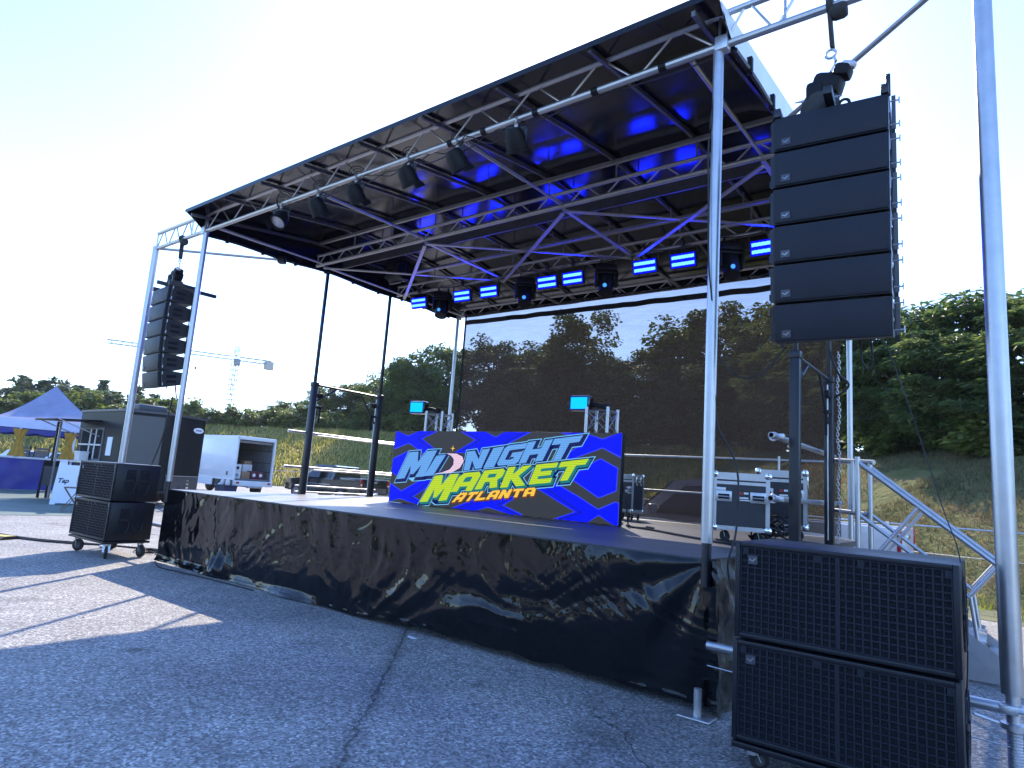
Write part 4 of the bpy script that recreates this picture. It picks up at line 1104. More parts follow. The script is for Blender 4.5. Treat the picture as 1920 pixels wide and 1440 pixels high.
    pt = node(nt, 'ShaderNodeTexVoronoi', i_Scale=.9); L.new(tc.outputs['Object'], pt.inputs['Vector'])
    s2 = node(nt, 'ShaderNodeMapRange'); s2.inputs['From Min'].default_value = .035; s2.inputs['From Max'].default_value = .075; s2.inputs['To Min'].default_value = .5; L.new(pt.outputs['Distance'], s2.inputs['Value'])
    sm_ = node(nt, 'ShaderNodeMath', operation='MULTIPLY'); L.new(s1.outputs[0], sm_.inputs[0]); L.new(s2.outputs[0], sm_.inputs[1])
    m4 = node(nt, 'ShaderNodeMix', data_type='RGBA', blend_type='MULTIPLY'); m4.inputs[0].default_value = 1; L.new(m3.outputs[2], m4.inputs[6]); L.new(sm_.outputs[0], m4.inputs[7])
    L.new(m4.outputs[2], p.inputs['Base Color'])
    p.inputs['Roughness'].default_value = .82
    hs = node(nt, 'ShaderNodeMath', operation='MULTIPLY_ADD'); hs.inputs[1].default_value = .5; L.new(fine.outputs['Fac'], hs.inputs[0]); L.new(sep.outputs[0], hs.inputs[2])
    h2_ = node(nt, 'ShaderNodeMath', operation='MULTIPLY_ADD'); h2_.inputs[1].default_value = 2.2; L.new(jm.outputs[0], h2_.inputs[0]); L.new(hs.outputs[0], h2_.inputs[2])
    bp = node(nt, 'ShaderNodeBump', i_Strength=.7, i_Distance=.006); L.new(h2_.outputs[0], bp.inputs['Height']); L.new(bp.outputs[0], p.inputs['Normal'])
    return m
M['asphalt'] = asphalt_material()
b = MB()
b.add([(-900, -900, 0), (900, -900, 0), (900, 900, 0), (-900, 900, 0)], [[0, 1, 2, 3]])
tag(b.build('ground', M['asphalt'], smooth=False), kind='structure')
M['green_paint'] = mat('worn_green_coating', (.085, .125, .105), .7, 0, .25, 1.2, .2, 60)
b = MB(); b.add([(-40, -2.0, .005), (-8.2, -.2, .005), (-8.1, 1.5, .005), (-12., 3.2, .005), (-19, 5.6, .005), (-40, 9, .005)], [[0, 1, 2, 3, 4, 5]])
tag(b.build('pavement', M['green_paint'], smooth=False), kind='structure')

# ------------------------------------------------------------------ embankment
BASE = [V(p) for p in ((70, -14), (40, 2), (24, 7.4), (10.5, 9.35), (5, 12.6), (0, 18), (-5, 25), (-12, 31.5), (-22, 33.6), (-30, 31.5), (-40, 27.5), (-52, 21), (-62, 10), (-72, -8), (-84, -40), (-90, -90))]
HT = [3.0, 3.1, 3.2, 3.2, 3.3, 3.6, 4.2, 5., 5.6, 5.8, 5.8, 5.4, 4.6, 4.4, 4.4, 4.4]
BT, BH = [], []
for i in range(len(BASE) - 1):
    p0, p1, p2, p3 = BASE[max(i - 1, 0)], BASE[i], BASE[i + 1], BASE[min(i + 2, len(BASE) - 1)]
    n_ = max(2, int((p2 - p1).length / .55))
    for k in range(n_):
        t = k / n_
        BT.append(.5 * (2 * p1 + (p2 - p0) * t + (2 * p0 - 5 * p1 + 4 * p2 - p3) * t * t + (3 * p1 - p0 - 3 * p2 + p3) * t ** 3)); BH.append(HT[i] + (HT[i + 1] - HT[i]) * t)
BN = []
for i in range(len(BT)):
    d_ = (BT[min(i + 1, len(BT) - 1)] - BT[max(i - 1, 0)]).normalized(); BN.append(V((d_.y, -d_.x)))
sm = BN[:]                                                 # smooth the outward normals
for i in range(len(BN)):
    a = sum((BN[max(0, min(len(BN) - 1, i + k))] for k in range(-8, 9)), V((0, 0))); sm[i] = a.normalized()
BN = sm
if (BN[60].x * (BT[60].x) + BN[60].y * BT[60].y) < 0: BN = [-n_ for n_ in BN]
def prof(s, h):
    w = h / .50
    if s <= 0: return s * .05
    if s < w:
        t = s / w; return h * (t * .9 + .1 * t * t * (3 - 2 * t)) if t < 1 else h
    return h + (s - w) * .03
def hillpt(i, s):
    q = BT[i] + BN[i] * s
    z = prof(s, BH[i])
    if s > .3: z += .13 * noise.noise(V((q.x * .45, q.y * .45, 1.))) * min(1, s) + .05 * noise.noise(V((q.x * 1.6, q.y * 1.6, 4.)))
    return V((q.x, q.y, z))
SS = [-1.2, -.3, 0, .25] + [.25 + .35 * k for k in range(1, 40)] + [15, 17, 20, 26, 40, 70]
def hill_material():
    m, nt, p, out = new_mat('dry_grass_bank'); L = nt.links
    tc = node(nt, 'ShaderNodeTexCoord')
    n1 = node(nt, 'ShaderNodeTexNoise', i_Scale=.55, i_Detail=7., i_Roughness=.68); L.new(tc.outputs['Object'], n1.inputs['Vector'])
    n2 = node(nt, 'ShaderNodeTexNoise', i_Scale=3.6, i_Detail=5., i_Roughness=.7); L.new(tc.outputs['Object'], n2.inputs['Vector'])
    a = node(nt, 'ShaderNodeMath', operation='MULTIPLY_ADD'); a.inputs[1].default_value = .55; L.new(n2.outputs['Fac'], a.inputs[0]); L.new(n1.outputs['Fac'], a.inputs[2])
    r = node(nt, 'ShaderNodeValToRGB'); cr = r.color_ramp
    cr.elements[0].position = .50; cr.elements[0].color = (.06, .070, .026, 1)
    cr.elements[1].position = 1.02; cr.elements[1].color = (.17, .115, .06, 1)
    e = cr.elements.new(.68); e.color = (.085, .10, .032, 1); e = cr.elements.new(.86); e.color = (.15, .145, .055, 1)
    L.new(a.outputs[0], r.inputs['Fac']); L.new(r.outputs['Color'], p.inputs['Base Color']); p.inputs['Roughness'].default_value = .95; p.inputs['Specular IOR Level'].default_value = .1
    bp = node(nt, 'ShaderNodeBump', i_Strength=1., i_Distance=.25); L.new(a.outputs[0], bp.inputs['Height']); L.new(bp.outputs[0], p.inputs['Normal'])
    return m
M['hill'] = hill_material()
b = MB(); nI, nS = len(BT), len(SS)
vs = [hillpt(i, s) for i in range(nI) for s in SS]
fs = [[i * nS + j, i * nS + j + 1, (i + 1) * nS + j + 1, (i + 1) * nS + j] for i in range(nI - 1) for j in range(nS - 1)]
b.add(vs, fs); hill = tag(b.build('hill', M['hill'], ang=180), kind='structure')

def leafy(name, c0, c1, c2, trans=.35, scale=.5, rough=.55):
    m, nt, p, out = new_mat(name); L = nt.links
    g = node(nt, 'ShaderNodeNewGeometry'); oi = node(nt, 'ShaderNodeObjectInfo'); tc = node(nt, 'ShaderNodeTexCoord')
    n = node(nt, 'ShaderNodeTexNoise', i_Scale=scale, i_Detail=3.); L.new(tc.outputs['Object'], n.inputs['Vector'])
    a = node(nt, 'ShaderNodeMath', operation='MULTIPLY_ADD'); a.inputs[1].default_value = .45; L.new(g.outputs['Random Per Island'], a.inputs[0])
    b_ = node(nt, 'ShaderNodeMath', operation='MULTIPLY_ADD'); b_.inputs[1].default_value = .22; b_.inputs[2].default_value = -.1; L.new(oi.outputs['Random'], b_.inputs[0])
    s_ = node(nt, 'ShaderNodeMath', operation='ADD'); L.new(n.outputs['Fac'], s_.inputs[0]); L.new(b_.outputs[0], s_.inputs[1]); L.new(s_.outputs[0], a.inputs[2])
    r = node(nt, 'ShaderNodeValToRGB'); cr = r.color_ramp; cr.elements[0].position = .35; cr.elements[0].color = (*c0, 1); cr.elements[1].position = 1.; cr.elements[1].color = (*c2, 1)
    e = cr.elements.new(.68); e.color = (*c1, 1)
    L.new(a.outputs[0], r.inputs['Fac']); L.new(r.outputs['Color'], p.inputs['Base Color']); p.inputs['Roughness'].default_value = rough; p.inputs['Specular IOR Level'].default_value = .35
    t = node(nt, 'ShaderNodeBsdfTranslucent')
    hv = node(nt, 'ShaderNodeHueSaturation'); hv.inputs['Hue'].default_value = .485; hv.inputs['Saturation'].default_value = 1.15; hv.inputs['Value'].default_value = 2.1; L.new(r.outputs['Color'], hv.inputs['Color']); L.new(hv.outputs[0], t.inputs['Color'])
    mx = node(nt, 'ShaderNodeMixShader'); mx.inputs[0].default_value = trans; L.new(p.outputs[0], mx.inputs[1]); L.new(t.outputs[0], mx.inputs[2]); L.new(mx.outputs[0], out.inputs['Surface'])
    return m
M['grass'] = leafy('grass_blades', (.044, .048, .022), (.085, .078, .038), (.16, .12, .066), .3, .35, .8)
M['grass_far'] = leafy('sunlit_grass_blades', (.13, .15, .04), (.25, .25, .08), (.40, .35, .15), .55, .35, .8)  # far bank: sunlight put into the blade colour, brighter than the near grass
M['grass_lit'] = leafy('verge_grass', (.06, .10, .016), (.12, .17, .03), (.22, .22, .06), .4, .5, .8)  # verge blades: sunlit green mixed into the base colours
M['leaf_near'] = leafy('feathery_leaves', (.034, .058, .024), (.056, .092, .034), (.11, .14, .048), .40, .6)
M['leaf_broad'] = leafy('broad_leaves', (.026, .052, .014), (.050, .088, .022), (.10, .14, .032), .36, .6)
M['leaf_far'] = leafy('pine_wood_leaves', (.038, .060, .032), (.060, .086, .043), (.095, .12, .052), .34, .35)
M['leaf_shrub'] = leafy('shrub_leaves', (.035, .060, .015), (.070, .105, .025), (.14, .17, .045), .36, .8)

def blades(n, pick, hmin, hmax, wd, seed, m):
    rn = random.Random(seed); vs = []; fs = []
    for _ in range(n):
        q = pick(rn)
        if q is None: continue
        a = rn.uniform(0, 2 * pi); h = rn.uniform(hmin, hmax); w = wd * rn.uniform(.6, 1.3); l = rn.uniform(.1, .7) * h; b_ = rn.uniform(0, 2 * pi)
        dx, dy = cos(a) * w, sin(a) * w; ex, ey = cos(b_) * l, sin(b_) * l
        k = len(vs); z = q.z - .03
        vs += [(q.x - dx, q.y - dy, z), (q.x + dx, q.y + dy, z), (q.x + ex * .45 + dx * .6, q.y + ey * .45 + dy * .6, z + h * .65), (q.x + ex * .45 - dx * .6, q.y + ey * .45 - dy * .6, z + h * .65), (q.x + ex, q.y + ey, z + h)]
        fs += [(k, k + 1, k + 2, k + 3), (k + 3, k + 2, k + 4)]
    me = bpy.data.meshes.new('grass'); me.from_pydata(vs, [], fs); me.materials.append(m)
    o = bpy.data.objects.new('grass', me); COL.objects.link(o); return tag(o, kind='stuff')
near_i = [i for i, q in enumerate(BT) if -3 < q.x < 22]
far_i = [i for i, q in enumerate(BT) if -64 < q.x < -8]
def jit_(q, i, rn):
    d_ = (BT[min(i + 1, nI - 1)] - BT[i]) * rn.uniform(-.9, .9); return V((q.x + d_.x, q.y + d_.y, q.z))
def pick_near(rn):
    i = rn.choice(near_i); s = rn.random() * (BH[i] / .5 + 2); q = jit_(hillpt(i, s), i, rn)
    if noise.noise(V((q.x * .7, q.y * .7, 9.))) < -.28: return None
    return q
def pick_far(rn):
    i = rn.choice(far_i); return jit_(hillpt(i, rn.random() ** .9 * (BH[i] / .5 + 2)), i, rn)
def pick_verge(rn):
    i = rn.choice(near_i); s = rn.uniform(-1.5, .5); q = jit_(V((*(BT[i] + BN[i] * s), 0)), i, rn)
    if noise.noise(V((q.x * 1.3, q.y * 1.3, 2.))) < -.25 + (-.35 * s): return None
    return V((q.x, q.y, max(0, s * .2)))
blades(60000, pick_near, .04, .20, .011, 1, M['grass'])
blades(70000, pick_far, .15, .45, .035, 2, M['grass_far'])
blades(26000, pick_verge, .05, .24, .010, 3, M['grass_lit'])
b = MB(); vs = []
for i in near_i: 
    for s in (-1.5, .4): vs.append(V((BT[i].x + BN[i].x * s, BT[i].y + BN[i].y * s, .006)))
b.add(vs, [[2 * k, 2 * k + 1, 2 * k + 3, 2 * k + 2] for k in range(len(near_i) - 1)])
M['verge_soil'] = mat('verge_soil', (.10, .105, .04), .95, 0, .35, 2., .4, 30)
tag(b.build('field', M['verge_soil']), kind='structure')

# ------------------------------------------------------------------ trees
def leaf_quad(vs, fs, c, n, up, ln, wd, rn, droop=.25):
    x = up.cross(n)
    if x.length < .05: x = V((1, 0, 0))
    x.normalize(); k = len(vs); l = up * ln; s = x * wd; d_ = V((0, 0, -ln * droop))
    vs += [c, c + l * .5 + s + d_ * .2, c + l + d_, c + l * .5 - s + d_ * .2]; fs.append((k, k + 1, k + 2, k + 3))
def make_tree_meshes(kind, seed, h, cr_, nclump, nleaf, ln, wd, flat_=.45, base=.30, droop=.25, pine=False):
    rn = random.Random(seed); tv = MB(); vs = []; fs = []
    tr = .035 * h * .5 + .02
    bend = [V((0, 0, 0))]
    for k in range(1, 9): bend.append(bend[-1] + V((rn.uniform(-.035, .035) * h, rn.uniform(-.035, .035) * h, h * .88 / 8)))
    tv.path(bend, tr, 8, [tr * (1.25 if k == 0 else 1 - .1 * k) for k in range(9)])
    for c in range(nclump):
        t = base + (1 - base) * ((c + rn.random()) / nclump)
        if pine: rr = cr_ * (1.08 - t) * rn.uniform(.35, 1.)
        else:
            e = sqrt(max(.04, 1 - ((t - .62) / .46) ** 2)); rr = cr_ * e * sqrt(rn.random()) * rn.uniform(.75, 1.12)
        a = rn.uniform(0, 2 * pi) + c * 2.4
        k = min(7, int(t * .9 * 8)); o = bend[k].lerp(bend[k + 1], .5)
        ctr = V((o.x + rr * cos(a), o.y + rr * sin(a), h * t * (.97 + .06 * rn.random())))
        st = bend[max(0, min(8, int((t - .18) * 8)))]
        if rn.random() < .75:
            mid = st.lerp(ctr, .55) + V((0, 0, -.04 * h * rn.random()))
            tv.path([st, mid, ctr], .02, 5, [tr * .38, tr * .22, .012])
        R0 = cr_ * rn.uniform(.26, .46); n = int(nleaf * rn.uniform(.6, 1.4))
        for _ in range(n):
            u = V((rn.gauss(0, 1), rn.gauss(0, 1), rn.gauss(0, 1))).normalized() * (rn.random() ** .45)
            p = ctr + V((u.x * R0, u.y * R0, u.z * R0 * flat_))
            dr = V((p.x - o.x, p.y - o.y, 0)); dr = (dr.normalized() if dr.length > .01 else V((1, 0, 0))) + V((rn.gauss(0, .75), rn.gauss(0, .75), rn.gauss(.05, .35)))
            nn_ = V((rn.gauss(0, .45), rn.gauss(0, .45), 1)).normalized()
            leaf_quad(vs, fs, p, nn_, dr.normalized(), ln * rn.uniform(.6, 1.3), wd * rn.uniform(.7, 1.3), rn, droop)
    me = bpy.data.meshes.new('crown'); me.from_pydata([tuple(v) for v in vs], [], fs)
    return tv, me
def tree_proto(name, lm, args):
    t = thing(name, '', 'tree'); tv, me = make_tree_meshes(*args)
    tv.build('trunk', M['bark'], t)
    me.materials.append(lm); c = bpy.data.objects.new('crown', me); COL.objects.link(c); c.parent = t
    return t
protos = {
 'near': [tree_proto('feathery_tree', M['leaf_near'], ('near', s, 6., 2.3, 46, 210, .30, .055, .34, .12, .35)) for s in (1, 2, 3)],
 'broad': [tree_proto('broadleaf_tree', M['leaf_broad'], ('broad', s, 7., 2.5, 44, 200, .27, .10, .6, .16, .3)) for s in (11, 12, 13)],
 'far': [tree_proto('woodland_tree', M['leaf_far'], ('far', s, 8., 2.3, 34, 70, .62, .24, .62, .10, .25)) for s in (21, 22, 23)],
 'pine': [tree_proto('pine_tree', M['leaf_far'], ('pine', s, 9., 2.1, 40, 60, .60, .18, .4, .15, .2, True)) for s in (31, 32)],
 'shrub': [tree_proto('shrub', M['leaf_shrub'], ('shrub', s, 2.2, 1.6, 22, 120, .30, .11, .7, .05, .3)) for s in (41, 42, 43)],
}
KIDS = {}
for c in bpy.data.objects:
    if c.parent: KIDS.setdefault(c.parent.name, []).append(c)
used = set()
def plant(kind, k, x, y, z, sx, sz, rot, label, group, cat='tree'):
    p = protos[kind][k % len(protos[kind])]
    if p.name in used: o = copy_tree(p, None, KIDS)
    else: o = p; used.add(p.name)
    o.location = (x, y, z); o.scale = (sx, sx, sz); o.rotation_euler = (0, 0, rot)
    return tag(o, label, cat, group)
CAMP = V((10.526, -4.958, 1.549))
def at_az(azd, dist): return CAMP.x + dist * sin(R(azd)), CAMP.y + dist * cos(R(azd))
def ground_h(x, y):
    q = V((x, y)); i = min(range(0, nI, 2), key=lambda k: (BT[k] - q).length_squared)
    s = (q - BT[i]).dot(BN[i]); return max(0, prof(s, BH[i])), s - BH[i] / .5
EL = [(-95, 5.2), (-77, 5.0), (-70, 5.4), (-65.5, 5.2), (-63, 4.9), (-61.8, 4.3), (-60, 5.5), (-57.5, 5.6), (-56, 6.2), (-53.5, 7.5), (-51, 8.3), (-49, 9.), (-47, 11.2), (-44.5, 12.4), (-41, 12.6), (-38.6, 12.6), (-36, 12.2), (-34, 14.6), (-31.8, 15.9), (-29.3, 14.2), (-28, 11.2), (-26, 12.6), (-23, 14.8), (-18.3, 15.8), (-12, 16.4), (-5.5, 16.6), (1, 16.8), (10, 16.), (25, 14.)]
def elev(a):
    for (a0, e0), (a1, e1) in zip(EL, EL[1:]):
        if a0 <= a <= a1: return e0 + (e1 - e0) * (a - a0) / (a1 - a0)
    return 10.
def crest_dist(azd):
    dx, dy = sin(R(azd)), cos(R(azd)); d_ = 6.
    while d_ < 140:
        h, s = ground_h(CAMP.x + dx * d_, CAMP.y + dy * d_)
        if s > 0: return d_
        d_ += .5
    return 90.
rn = random.Random(77)
GR = {'near': 'feathery trees on top of the bank', 'broad': 'broadleaf trees on top of the bank', 'far': 'woodland trees in the distance', 'pine': 'woodland trees in the distance'}
LB = {'near': 'dense dark feathery leaved tree standing in the wall of trees above the right-hand bank',
      'broad': 'green broadleaf tree growing on the grassy bank behind the stage',
      'far': 'hazy dark green woodland tree far off beyond the market tent',
      'pine': 'hazy pointed conifer in the distant woodland at the left'}
def row(a0, a1, step, dd, kind, fr0, fr1, wmul, jit=.35):
    a = a0; k = 0
    while a < a1:
        az_ = a + rn.uniform(-jit, jit) * step
        cd = crest_dist(az_); d_ = cd + dd * rn.uniform(.8, 1.25); x, y = at_az(az_, d_); z = ground_h(x, y)[0]
        top = 1.549 + d_ * math.tan(R(elev(az_))) * rn.uniform(fr0, fr1)
        h0 = {'near': 6., 'broad': 7., 'far': 8., 'pine': 9.}[kind]
        sz = max(.28, (top - z) / h0); sx = max(.35, sz * .55 + .45 * wmul) * wmul * rn.uniform(.85, 1.15)
        plant(kind, rn.randrange(3), x, y, z - .1, sx, sz, rn.uniform(0, 6.28), LB[kind], GR[kind])
        a += step; k += 1
row(-16, 12, 3.3, 1.2, 'near', .74, .90, 1.0)
row(-18, 16, 3.4, 3.6, 'near', .86, .97, 1.1)
row(-45.5, -16, 2.7, 1.5, 'broad', .62, .84, 1.0)
row(-46.5, -17, 2.9, 6., 'broad', .88, 1.02, 1.1)
row(-58, -50, 2.2, 9., 'broad', .80, 1.0, .95)
row(-50, -44, 1.8, 4., 'broad', .80, 1.0, .95)
row(-57, -46, 2.6, 14., 'broad', .82, 1.0, 1.0)
row(-63.6, -57, 1.6, 14., 'far', .82, 1.02, .8)
row(-79, -64, 1.0, 18., 'far', .84, 1.02, .95)
row(-79, -65, 1.25, 30., 'pine', .90, 1.05, .95)
row(-79, -64.5, 1.3, 6., 'far', .62, .84, .9)
# low shrubs along the crest and on the bank
def shrubs(a0, a1, step, d0, d1, s0, s1):
    a = a0
    while a < a1:
        az_ = a + rn.uniform(-.4, .4) * step; d_ = crest_dist(az_) + rn.uniform(d0, d1); x, y = at_az(az_, d_); z = ground_h(x, y)[0]
        s = rn.uniform(s0, s1)
        plant('shrub', rn.randrange(3), x, y, z - .25, s, s * rn.uniform(.75, 1.1), rn.uniform(0, 6.28), 'leafy low shrub in the hedge of bushes along the top of the grassy bank', 'shrubs along the top of the bank', 'shrub')
        a += step
shrubs(-64, -46, 1.0, .8, 4.5, .7, 1.25)
shrubs(-47, -16, 2.2, .2, 2., .6, 1.1)
shrubs(-16, 8, 2.4, .2, 1.0, .5, .85)
shrubs(-79, -64, 1.6, 0., 4., .9, 1.6)
# trees added behind the viewer to darken reflections in the shiny things: one mass
src = [o for o in KIDS[protos['far'][0].name] if o.name.startswith('crown')][0].data
tb = MB(); pv = [v.co.copy() for v in src.vertices]; pf = [list(p.vertices) for p in src.polygons]
for k in range(34):
    x = -62 + 4.4 * k + rn.uniform(-1.2, 1.2); y = -44 - .012 * (x - 10) ** 2 * .3 + rn.uniform(-4, 4); q = Matrix.Rotation(rn.uniform(0, 6.28), 3, 'Z'); s_ = rn.uniform(.9, 1.35)
    tb.add([q @ v * s_ + V((x, y, -.6)) for v in pv], pf)
o_ = tb.build('reflection_woods', M['leaf_far'], smooth=False, fix=False); tag(o_, kind='stuff')
for kk, lst in protos.items():                             # prototypes that were never planted
    for p in lst:
        if p.name not in used:
            for c in KIDS.get(p.name, []): bpy.data.objects.remove(c)
            bpy.data.objects.remove(p)
# ------------------------------------------------------------------ cable fence along the foot of the bank
fe = thing('cable_fence', 'long low fence of thin posts and pipe rail along the foot of the bank', 'fence', (BT[near_i[0]].x, BT[near_i[0]].y, 0))
fo = fe.location.copy()
idx = [i for i, q in enumerate(BT) if -48 < q.x < 22]
acc = 0; last = None
for i in idx:
    q = BT[i] + BN[i] * .15
    if last is None or (q - last).length > 3.0:
        last = q
        MB(fo).tube((q.x, q.y, 0), (q.x, q.y, 1.36), .030, n=8).build('fence_post', M['steel'], fe)
pts = [(BT[i].x + BN[i].x * .15, BT[i].y + BN[i].y * .15, 1.34 + .02 * sin(i * .3)) for i in idx[::2]]
MB(fo).path(pts, .022, 6).build('fence_rail', M['steel'], fe)
MB(fo).path([(p[0], p[1], p[2] - .5) for p in pts], .008, 5).build('fence_cable', M['steel'], fe)

# ------------------------------------------------------------------ aluminium stage stairs behind the near subwoofers
SX0, SY0 = 9.16, 3.44
st = thing('stage_stairs', 'folding aluminium stairs with angled handrails leading down from the right of the stage', 'stairs', (SX0, SY0, 0))
so = V((SX0, SY0, 0)); dirn = V((1, .02, 0)).normalized(); side = V((-dirn.y, dirn.x, 0))
def sp(s, w_, z): return so + dirn * s + side * w_ + V((0, 0, z))
for w_ in (-.45, .45):
    MB(so).bar(sp(0, w_, H - .05), sp(1.30, w_, .10), .04, .15).build('stringer', M['alu'], st)
    b = MB(so)
    a, c = sp(-.02, w_, 2.08), sp(1.20, w_, 1.11)
    b.tube(a, c, .024, n=12); b.tube(c, sp(.97, w_, .80), .024, n=12); b.tube(sp(-.02, w_, 1.52), sp(.97, w_, .78), .020, n=12)
    b.tube(sp(0, w_, H - .02), sp(0, w_, 2.12), .028, n=12); b.tube(sp(.56, w_, 1.62), sp(.12, w_, 1.02), .022, n=12); b.tube(sp(.97, w_, .80), sp(1.02, w_, .36), .020, n=12)
    b.build('handrail', M['alu'], st)
for k in range(6):
    s = .10 + k * .22; z = H - .06 - k * .165
    MB(so).box(sp(s, 0, z), (.21, .86, .03), Matrix.Rotation(math.atan2(dirn.y, dirn.x), 3, 'Z'), .004).build('stair_tread', M['alu'], st)
for w_ in (-.45, .45):
    b = MB(so); b.prism([sp(.80, w_, .02), sp(1.42, w_, .02), sp(.88, w_, .36)], side * .02)
    b.build('stair_foot', M['alu'], st)

# ------------------------------------------------------------------ vehicles (built with y forward, tail at y = 0)
def wheel(parent, x, y, r, w, side_, rim='alu_dull'):
    q = MB().lathe([(r * .55, -w / 2), (r * .94, -w / 2), (r, -w / 2 + .03), (r, w / 2 - .03), (r * .94, w / 2), (r * .55, w / 2)], (x, y, r), (1, 0, 0), 24).build('wheel', M['rubber'], parent)
    b = MB(); b.lathe([(0, -.01), (r * .56, -.005), (r * .60, .02), (r * .58, .03), (0, .022)], (x + side_ * w * .42, y, r), (side_, 0, 0), 20)
    for k in range(6):
        a = k * pi / 3; b.bar((x + side_ * (w * .42 + .02), y, r), (x + side_ * (w * .42 + .028), y + r * .52 * cos(a), r + r * .52 * sin(a)), .07, .03)
    b.build('rim', M[rim], q); return q
def tapered(b, secs):
    """loft of rectangular sections: each (y, x half width, z0, z1, half width at top)"""
    vs = []; fs = []
    for y, hw, z0, z1, ht in secs: vs += [(-hw, y, z0), (hw, y, z0), (hw * .5 + ht * .5, y, z0 * .35 + z1 * .65), (ht, y, z1), (-ht, y, z1), (-hw * .5 - ht * .5, y, z0 * .35 + z1 * .65)]
    n = len(secs)
    for k in range(n - 1):
        for j in range(6): fs.append([k * 6 + j, k * 6 + (j + 1) % 6, (k + 1) * 6 + (j + 1) % 6, (k + 1) * 6 + j])
    fs += [[0, 1, 2, 3, 4, 5][::-1], [(n - 1) * 6 + j for j in range(6)]]
    return b.add(vs, fs)
def make_pickup(name, label, paint, loc, rz, four=True):
    t = thing(name, label, 'pickup', loc, rz)
    p = M[paint]
    b = MB()
    # lower body with wheel arches cut as a side profile
    prof_ = [(.02, .52), (.02, 1.10), (1.98, 1.16), (2.02, 1.16), (4.05, 1.14), (4.35, 1.16), (5.5, 1.06), (5.72, .95), (5.75, .52), (5.42, .46)]
    for k in range(9): a = pi * k / 8; prof_.append((4.75 + .47 * cos(a), .44 + .47 * sin(a)) if k else (5.22, .46))
    prof_ += [(4.28, .40), (1.98, .40)]
    for k in range(9): a = pi * k / 8; prof_.append((1.30 + .47 * cos(a), .44 + .47 * sin(a)))
    prof_ += [(.80, .48)]
    b.prism([(-.97, y, z) for y, z in prof_], (1.94, 0, 0)); bd = b.build('body', p, t, ang=50)
    b = MB()
    for s in (-1, 1): b.bb((s * .84, .0, 1.08), (s * .965, 2.02, 1.31), .02)
    b.bb((-.838, 1.90, 1.08), (.838, 2.0, 1.30), .01); b.build('bed_rail', p, t)
    MB().bb((-.80, .08, 1.06), (.80, 1.88, 1.17)).build('bed_floor', M['dark_grey'], t)
    b = MB()
    tapered(b, [(2.02, .93, 1.12, 1.83, .74), (2.25, .93, 1.12, 1.89, .76), (3.4, .93, 1.12, 1.90, .76), (3.75, .93, 1.12, 1.84, .74), (4.52, .92, 1.12, 1.16, .80)])
    b.build('cab_roof', p, t, ang=40)
    for s in (-1, 1):
        for y0, y1, ta, tb in ((2.28, 3.05, .05, .0), (3.13, 4.12, .0, .62)):
            x = lambda z: s * (.945 - (z - 1.15) * .215)
            b = MB(); pl = [(x(1.22), y0, 1.22), (x(1.22), y1, 1.22), (x(1.76), y1 - tb, 1.76), (x(1.78), y0 + ta, 1.78)]
            b.prism(pl, (s * .012, 0, 0)); b.build('side_window', M['glass_blue' if y0 > 3 else 'glass_dark'], t)
        b = MB(); b.bb((s * .97, 2.2, .88), (s * .985, 3.05, .92)); b.bb((s * .97, 3.15, .88), (s * .985, 4.1, .92)); b.build('door_trim', M['chrome'] if paint != 'truck_white' else M['trim_grey'], t)
        b = MB(); b.box((s * 1.10, 4.02, 1.30), (.22, .12, .18), None, .04); b.build('wing_mirror', p, t)
        b = MB(); b.box((s * .925, .0, 1.10), (.13, .06, .36), None, .02); q = b.build('tail_light', M['red_lens'], t)
        MB().box((s * .925, -.032, 1.0), (.10, .012, .08), None, .004).build('reverse_lamp', M['amber_lens'], q)
        b = MB(); b.box((s * .78, 5.72, .90), (.30, .08, .18), None, .03); b.build('headlight', M['amber_lens'], t)
        wheel(t, s * .90, 1.30, .40, .26, s); wheel(t, s * .90, 4.75, .40, .26, s)
    b = MB(); x0 = .74; b.prism([(-.70, 2.012, 1.30), (.70, 2.012, 1.30), (.62, 2.012, 1.76), (-.62, 2.012, 1.76)], (0, -.01, 0)); b.build('rear_window', M['glass_dark'], t)
    b = MB(); b.prism([(-.82, 4.46, 1.20), (.82, 4.46, 1.20), (.70, 3.80, 1.84), (-.70, 3.80, 1.84)], (0, .02, .02)); b.build('windscreen', M['glass_blue'], t)
    b = MB(); b.bb((-.82, -.012, .62), (.82, .045, 1.29), .012); tg = b.build('tailgate', p, t)
    MB().box((0, -.022, 1.16), (.26, .03, .07), None, .01).build('handle', M['chrome'], tg)
    b = MB(); b.bb((-.95, -.09, .46), (.95, .03, .60), .03); bp_ = b.build('rear_bumper', M['chrome'], t)
    MB().bb((-.16, -.10, .55), (.16, -.085, .66)).build('number_plate', M['ink_white'], bp_)
    MB().bb((-.96, 5.70, .48), (.96, 5.82, .68), .03).build('front_bumper', M['chrome'] if paint != 'truck_white' else M['trim_grey'], t)
    MB().bb((-.62, 5.70, .72), (.62, 5.765, 1.0), .02).build('radiator_grille', M['black'], t)
    return t
make_pickup('pickup_truck', 'black pickup truck parked tail towards the stage in front of the grassy bank', 'car_black', (-14.9, 17.0, 0), R(93.5))
make_pickup('pickup_truck', 'white pickup truck parked close behind the stage, only its tail and red lamp showing', 'truck_white', (9.08, 7.72, 0), R(90.5))

